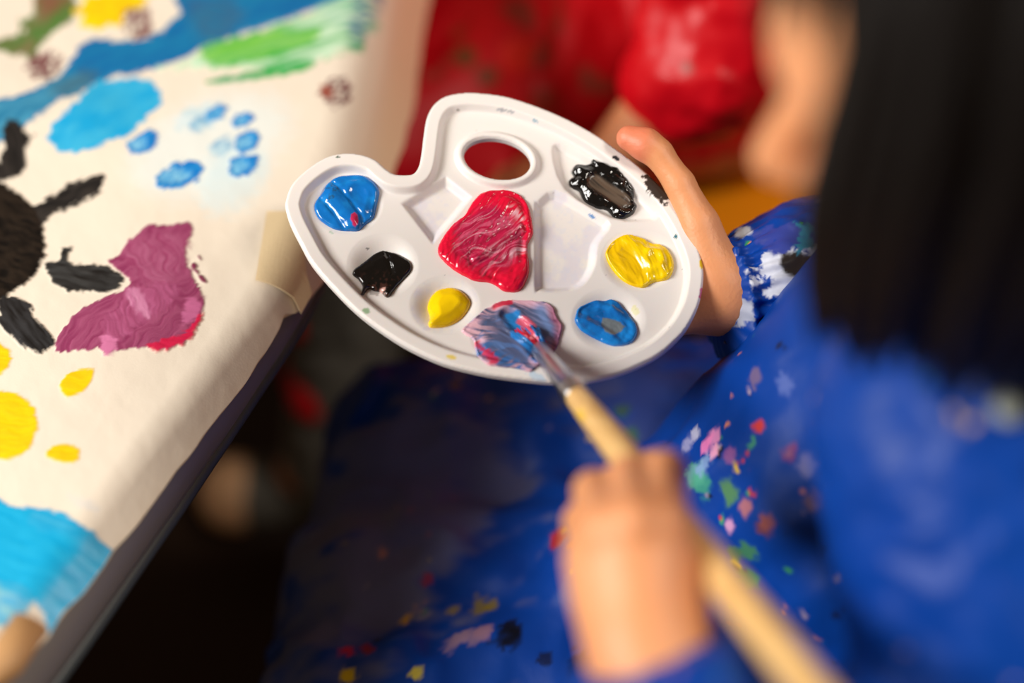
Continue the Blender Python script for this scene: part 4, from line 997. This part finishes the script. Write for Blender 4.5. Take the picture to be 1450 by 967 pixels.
spots_px = [(1002, 620, 0.005, (236, 150, 200)), (993, 630, 0.005, (240, 130, 190)), (1006, 633, 0.004, (248, 170, 210)), (1025, 642, 0.004, (150, 90, 150)), (978, 608, 0.004, (190, 190, 215)), (968, 628, 0.005, (150, 150, 190)), (975, 672, 0.007, (110, 180, 170)), (985, 690, 0.006, (70, 160, 130)), (990, 655, 0.005, (130, 160, 210)),
            (1137, 655, 0.005, (112, 112, 170)), (1107, 545, 0.005, (90, 110, 180)), (1060, 535, 0.005, (120, 100, 130)), (1026, 700, 0.006, (90, 140, 70)), (1050, 712, 0.004, (190, 120, 120)), (1026, 746, 0.0035, (220, 160, 200)), (1072, 748, 0.0045, (120, 66, 62)), (1080, 742, 0.004, (160, 90, 80)),
            (1055, 785, 0.005, (70, 130, 70)), (1052, 820, 0.006, (40, 140, 80)), (1035, 790, 0.004, (70, 120, 60)), (790, 750, 0.006, (190, 40, 40)), (782, 762, 0.005, (170, 40, 40)), (812, 762, 0.004, (200, 120, 60)), (800, 744, 0.003, (230, 190, 60)), (497, 913, 0.004, (220, 30, 30)), (515, 908, 0.0035, (170, 25, 30)), (520, 912, 0.003, (150, 30, 30)),
            (577, 870, 0.003, (220, 170, 30)), (680, 850, 0.006, (140, 120, 30)), (692, 848, 0.004, (140, 120, 30)), (636, 859, 0.003, (150, 130, 60)), (485, 954, 0.005, (220, 190, 30)), (490, 948, 0.004, (230, 200, 30)), (583, 948, 0.0035, (230, 210, 40)), (722, 890, 0.008, (12, 14, 20)), (728, 896, 0.006, (12, 14, 20)), (715, 884, 0.006, (12, 14, 20)),
            (650, 896, 0.005, (160, 130, 150)), (665, 893, 0.006, (150, 120, 145)), (640, 903, 0.005, (150, 120, 145)), (683, 889, 0.005, (160, 120, 140)), (536, 776, 0.003, (200, 140, 120)), (602, 811, 0.003, (170, 50, 70)), (830, 935, 0.007, (16, 16, 22)), (815, 950, 0.005, (16, 16, 22)), (770, 925, 0.004, (20, 20, 30)), (650, 540, 0.004, (120, 100, 40)), (880, 575, 0.005, (60, 90, 60)), (885, 610, 0.005, (60, 100, 70)),
            (1110, 640, 0.004, (130, 60, 110)), (1140, 710, 0.005, (120, 90, 110)), (1300, 760, 0.006, (90, 110, 150)), (1160, 600, 0.007, (70, 70, 140))]
spots = [(hit(V, u, v), r, c) for u, v, r, c in spots_px]
c_, r_ = blue_cols(V, spots, 0.07, 1, hit(V, 1035, 700), [(hit(V, 540, 700), 0.085, (112, 112, 136), 0.65), (hit(V, 470, 830), 0.055, (104, 106, 130), 0.55), (hit(V, 900, 560), 0.05, (60, 62, 92), 0.5)])  # greyish sheen painted over the lap
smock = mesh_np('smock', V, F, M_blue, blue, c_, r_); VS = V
# sleeve of the palette arm with a gathered elastic cuff
ax0 = rw + (r_el - rw) * 0.045; axd = r_el - rw; al = np.linalg.norm(axd); axd = axd / al
e1 = np.cross(axd, [0, 0, 1.0]); e1 /= np.linalg.norm(e1); e2 = np.cross(axd, e1)
def at(t): return rw + axd * t
rs0 = grp(0.016, cap(at(0.006), at(0.024), 0.0265, 0.0290), cap(at(0.020) - np.array([0, 0, 0.006]), at(0.056) - np.array([0, 0.008, 0.006]), 0.0300, 0.041), cap(at(0.060), r_el, 0.041, 0.042), cap(r_el, r_sh, 0.044, 0.050),
          cap(at(0.016) - np.array([0.006, 0.022, 0.010]), at(0.050) - np.array([0.002, 0.026, 0.012]), 0.021, 0.029))
def rs(p):
    d = rs0(p); q = p - rw; t = q @ axd; th = np.arctan2(q @ e2, q @ e1)
    w = np.exp(-((t - 0.010) / 0.014) ** 2)
    d = d + 0.0018 * w * np.sin(th * 23 + 3 * fbm(p * 90, 401, 2)) + 0.0030 * np.exp(-((t - 0.0085) / 0.0045) ** 2) + np.maximum(0.0025 - t, 0) * 2
    d = d - 0.0035 * (1 - np.abs(2 * fbm(p * np.array([34, 60, 60]), 402, 3) - 1) * 2) * ss(0.012, 0.04, t)
    return d
rs.bb = rs0.bb
V, F = surf(rs, 0.0013, 0.006); V = relax(V, F, 1, 0.4)
u_, v_ = proj(V)
c_, r_ = blue_cols(V, [], 0.10, 7)
nA = fbm(V * 260, 411, 4); nB = fbm(V * 90, 412, 3)
def patch(pts_, cc, amp, thr=0.0):
    global c_, r_
    d = poly_sdf(u_, v_, smooth_poly(pts_, 4)); m = ss(2.5, -2.5, d + amp * (nA - 0.5) * 2 + amp * (nB - 0.5))
    c_ = c_ * (1 - m[:, None]) + lin(cc) * m[:, None]; r_ = r_ * (1 - m) + 0.45 * m
patch([(1078, 362), (1100, 352), (1135, 350), (1158, 345), (1165, 372), (1130, 392), (1110, 412), (1085, 408), (1068, 398)], (206, 210, 224), 36)
patch([(1108, 362), (1135, 358), (1160, 365), (1150, 380), (1128, 392), (1110, 384)], (40, 34, 32), 8)
patch([(1040, 326), (1060, 320), (1066, 330), (1050, 340)], (200, 205, 215), 10)
patch([(1030, 440), (1060, 425), (1068, 438), (1050, 460), (1026, 465)], (160, 166, 186), 20)
patch([(1120, 320), (1145, 318), (1152, 345), (1128, 352)], (40, 130, 160), 22)
patch([(1066, 328), (1100, 316), (1128, 322), (1120, 350), (1080, 352)], (52, 66, 150), 16)
sl = mesh_np('sleeve', V, F, M_blue, smock, c_, r_); sl['label'] = 'sleeve with gathered cuff and white paint stains'
# sleeve of the brush arm
ls0 = grp(0.02, chain([P(905, 930, 0.500), P(960, 1030, 0.492), l_el + [-0.02, 0.01, 0], l_el], [0.0225, 0.034, 0.043, 0.046], 0.02), cap(l_el, l_sh + [0.0, 0.0, -0.01], 0.047, 0.060))
cut_n = P(892, 800, 0.500) - P(935, 930, 0.500); cut_n /= np.linalg.norm(cut_n); cut_p = P(928, 928, 0.500)
def ls(p):
    d = ls0(p); return np.where(np.linalg.norm(p - cut_p, axis=1) < 0.07, np.maximum(d, (p - cut_p) @ cut_n), d)
ls.bb = ls0.bb
V, F = surf(cloth_disp(ls, 0.004, 26, (1, 1, 1), 51, 0.002), 0.0022, 0.01); V = relax(V, F, 1, 0.5)
c_, r_ = blue_cols(V, [], 0.02, 9); mesh_np('sleeve', V, F, M_blue, smock, c_, r_)
# pale snap at the back of the neckline
sn = hit(np.concatenate([VS, V]), 1428, 570); sd_ = (CAM - sn) / np.linalg.norm(CAM - sn)
sp_ = mesh_np('snap', *tube([sn - sd_ * 0.002, sn + sd_ * 0.002, sn + sd_ * 0.0032], [0.0052, 0.0052, 0.003], 16), M_button, smock)
tr = grp(0.02, *[chain([(0.16, y, 0.375), (-0.058, y, 0.378), (-0.054, y, 0.10)], [0.050, 0.043, 0.036], 0.02) for y in (0.365, 0.525)])
V, F = surf(cloth_disp(tr, 0.003, 25, (1, 1, 1), 61), 0.004); mesh_np('trousers', V, F, M_leg if False else M_grey, blue)
for y in (0.365, 0.525): lathe_shoe(blue, (-0.055, y, 0.08), (-1, 0.0, 0), M_sole)
chair(0.262, 0.44, 'orange wooden child\'s chair under the child in blue')

# ---- the child in red beside the table
red = empty('person', (0.19, 0.90, 0.0), 'child in a red smock sitting at the table behind the palette', 'person')
Hc2 = np.array([0.10, 0.93, 0.93])
hd2, HL2, _ = head_fn(Hc2, (-0.93, 0.0, -0.35), (0, 0, 1))
el2 = P(990, 88, 0.935); wr2 = P(850, 250, 1.0); sh2 = np.array([0.165, 0.82, 0.715])
elr = np.array([0.15, 1.10, 0.55]); wrr = np.array([0.02, 1.05, 0.505]); shr = np.array([0.165, 1.02, 0.715])
b2 = [near(grp(0.02, cap(HL2(-0.02, 0, -0.05), (0.17, 0.93, 0.77), 0.034, 0.04), cap((0.19, 0.95, 0.45), (0.18, 0.93, 0.69), 0.08, 0.075), cap(sh2, shr, 0.045, 0.045))), hd2,
      near(chain([sh2, el2, wr2], [0.036, 0.028, 0.020], 0.01)), near(chain([shr, elr, wrr], [0.036, 0.028, 0.020], 0.01)),
      hand_auto(wr2, (-0.9, 0.1, -0.25), (0, 0, 1), -1, curl=0.5), hand_auto(wrr, (-0.9, -0.25, -0.2), (0, 0, 1), 1, curl=0.5)]
RL = ((0.895, 0.800, 0.755), (1.00, 1.015, 1.02))
for y0, y1, y2 in RL:
    b2.append(near(chain([(0.19, y0, 0.405), (-0.115, y1, 0.400), (-0.165, y2, 0.09), (-0.21, y2, 0.035)], [0.068, 0.050, 0.030, 0.024], 0.02)))
V, F = surf(grp(0.012, *b2), 0.0022); V = relax(V, F, 2, 0.4)
mesh_np('body', V, F, M_skin, red, skin_cols(V, (196, 126, 84), (176, 106, 66)))
eyes(red, HL2); hair_mesh(red, HL2, 0.84, 8, 260)
def red_cols(V, seed=0, spots=()):
    k = fbm(V * 14, 501 + seed, 3)[:, None]
    c = lin((176, 0, 14)) * (1 - k) + lin((206, 8, 24)) * k
    q = fbm(V * 36, 503 + seed, 2); m = (0.7 * ss(0.71, 0.78, q))[:, None]
    c = c * (1 - m) + lin((110, 60, 40)) * m
    for p, r, cc in spots:
        m = ss(1.1, 0.8, np.linalg.norm(V - p, axis=1) / r + 0.8 * (q - 0.5))[:, None] * 0.8; c = c * (1 - m) + lin(cc) * m
    return c
lz = 0.425
rsm = grp(0.03, cap((0.20, 0.925, 0.50), (0.185, 0.91, 0.66), 0.105, 0.095), cap((0.20, 0.97, 0.50), (0.185, 0.96, 0.66), 0.105, 0.095), cap((0.17, 0.84, 0.72), (0.17, 1.0, 0.72), 0.055, 0.055),
          cap((0.17, 0.905, lz), (-0.110, 0.800, lz - 0.012), 0.078, 0.068), cap((0.17, 0.97, lz), (-0.110, 1.0, lz - 0.012), 0.085, 0.068), cap((0.10, 0.90, lz + 0.02), (-0.100, 0.895, lz), 0.075, 0.062),
          cap((-0.150, 0.80, 0.37), (-0.150, 1.05, 0.37), 0.028, 0.028), cap((-0.162, 0.775, 0.27), (-0.158, 1.05, 0.27), 0.022, 0.022), cap((-0.172, 0.752, 0.19), (-0.160, 1.05, 0.21), 0.019, 0.018))
V, F = surf(cloth_disp(rsm, 0.011, 11, (1, 1, 0.8), 71, 0.0012), 0.0034, 0.014); V = relax(V, F, 2, 0.5)
sp = [(hit(V, 660, 72), 0.010, (80, 70, 30)), (hit(V, 690, 100), 0.009, (95, 60, 30)), (hit(V, 757, 75), 0.006, (110, 70, 60)), (hit(V, 645, 40), 0.006, (150, 60, 30)), (hit(V, 735, 70), 0.016, (215, 40, 24)), (hit(V, 600, 100), 0.006, (170, 60, 50)), (hit(V, 775, 148), 0.010, (150, 50, 20))]
rsmock = mesh_np('smock', V, F, M_red, red, red_cols(V, 0, sp))
for (a, b_, w, nm) in ((sh2, el2, wr2, 1), (shr, elr, wrr, 2)):
    cf = b_ + (w - b_) * 0.16
    sf = grp(0.018, cap(a, b_, 0.056, 0.044), cap(b_, cf, 0.043, 0.033))
    V, F = surf(cloth_disp(sf, 0.007, 22, (1, 1, 1), 80 + nm, 0.001), 0.003, 0.012); V = relax(V, F, 1, 0.5)
    mesh_np('sleeve', V, F, M_red, rsmock, red_cols(V, 3 + nm))
tr = grp(0.02, *[chain([(0.16, y0, 0.385), (-0.115, y1, 0.385), (-0.163, y2, 0.085)], [0.055, 0.050, 0.044], 0.02) for y0, y1, y2 in RL])
V, F = surf(cloth_disp(tr, 0.003, 25, (1, 1, 1), 91), 0.004); mesh_np('trousers', V, F, M_grey, red)
for y0, y1, y2 in RL: lathe_shoe(red, (-0.165, y2, 0.09), (-1, -0.06, 0), M_grey, True)
chair(0.205, 0.945, 'orange wooden child\'s chair under the child in red')
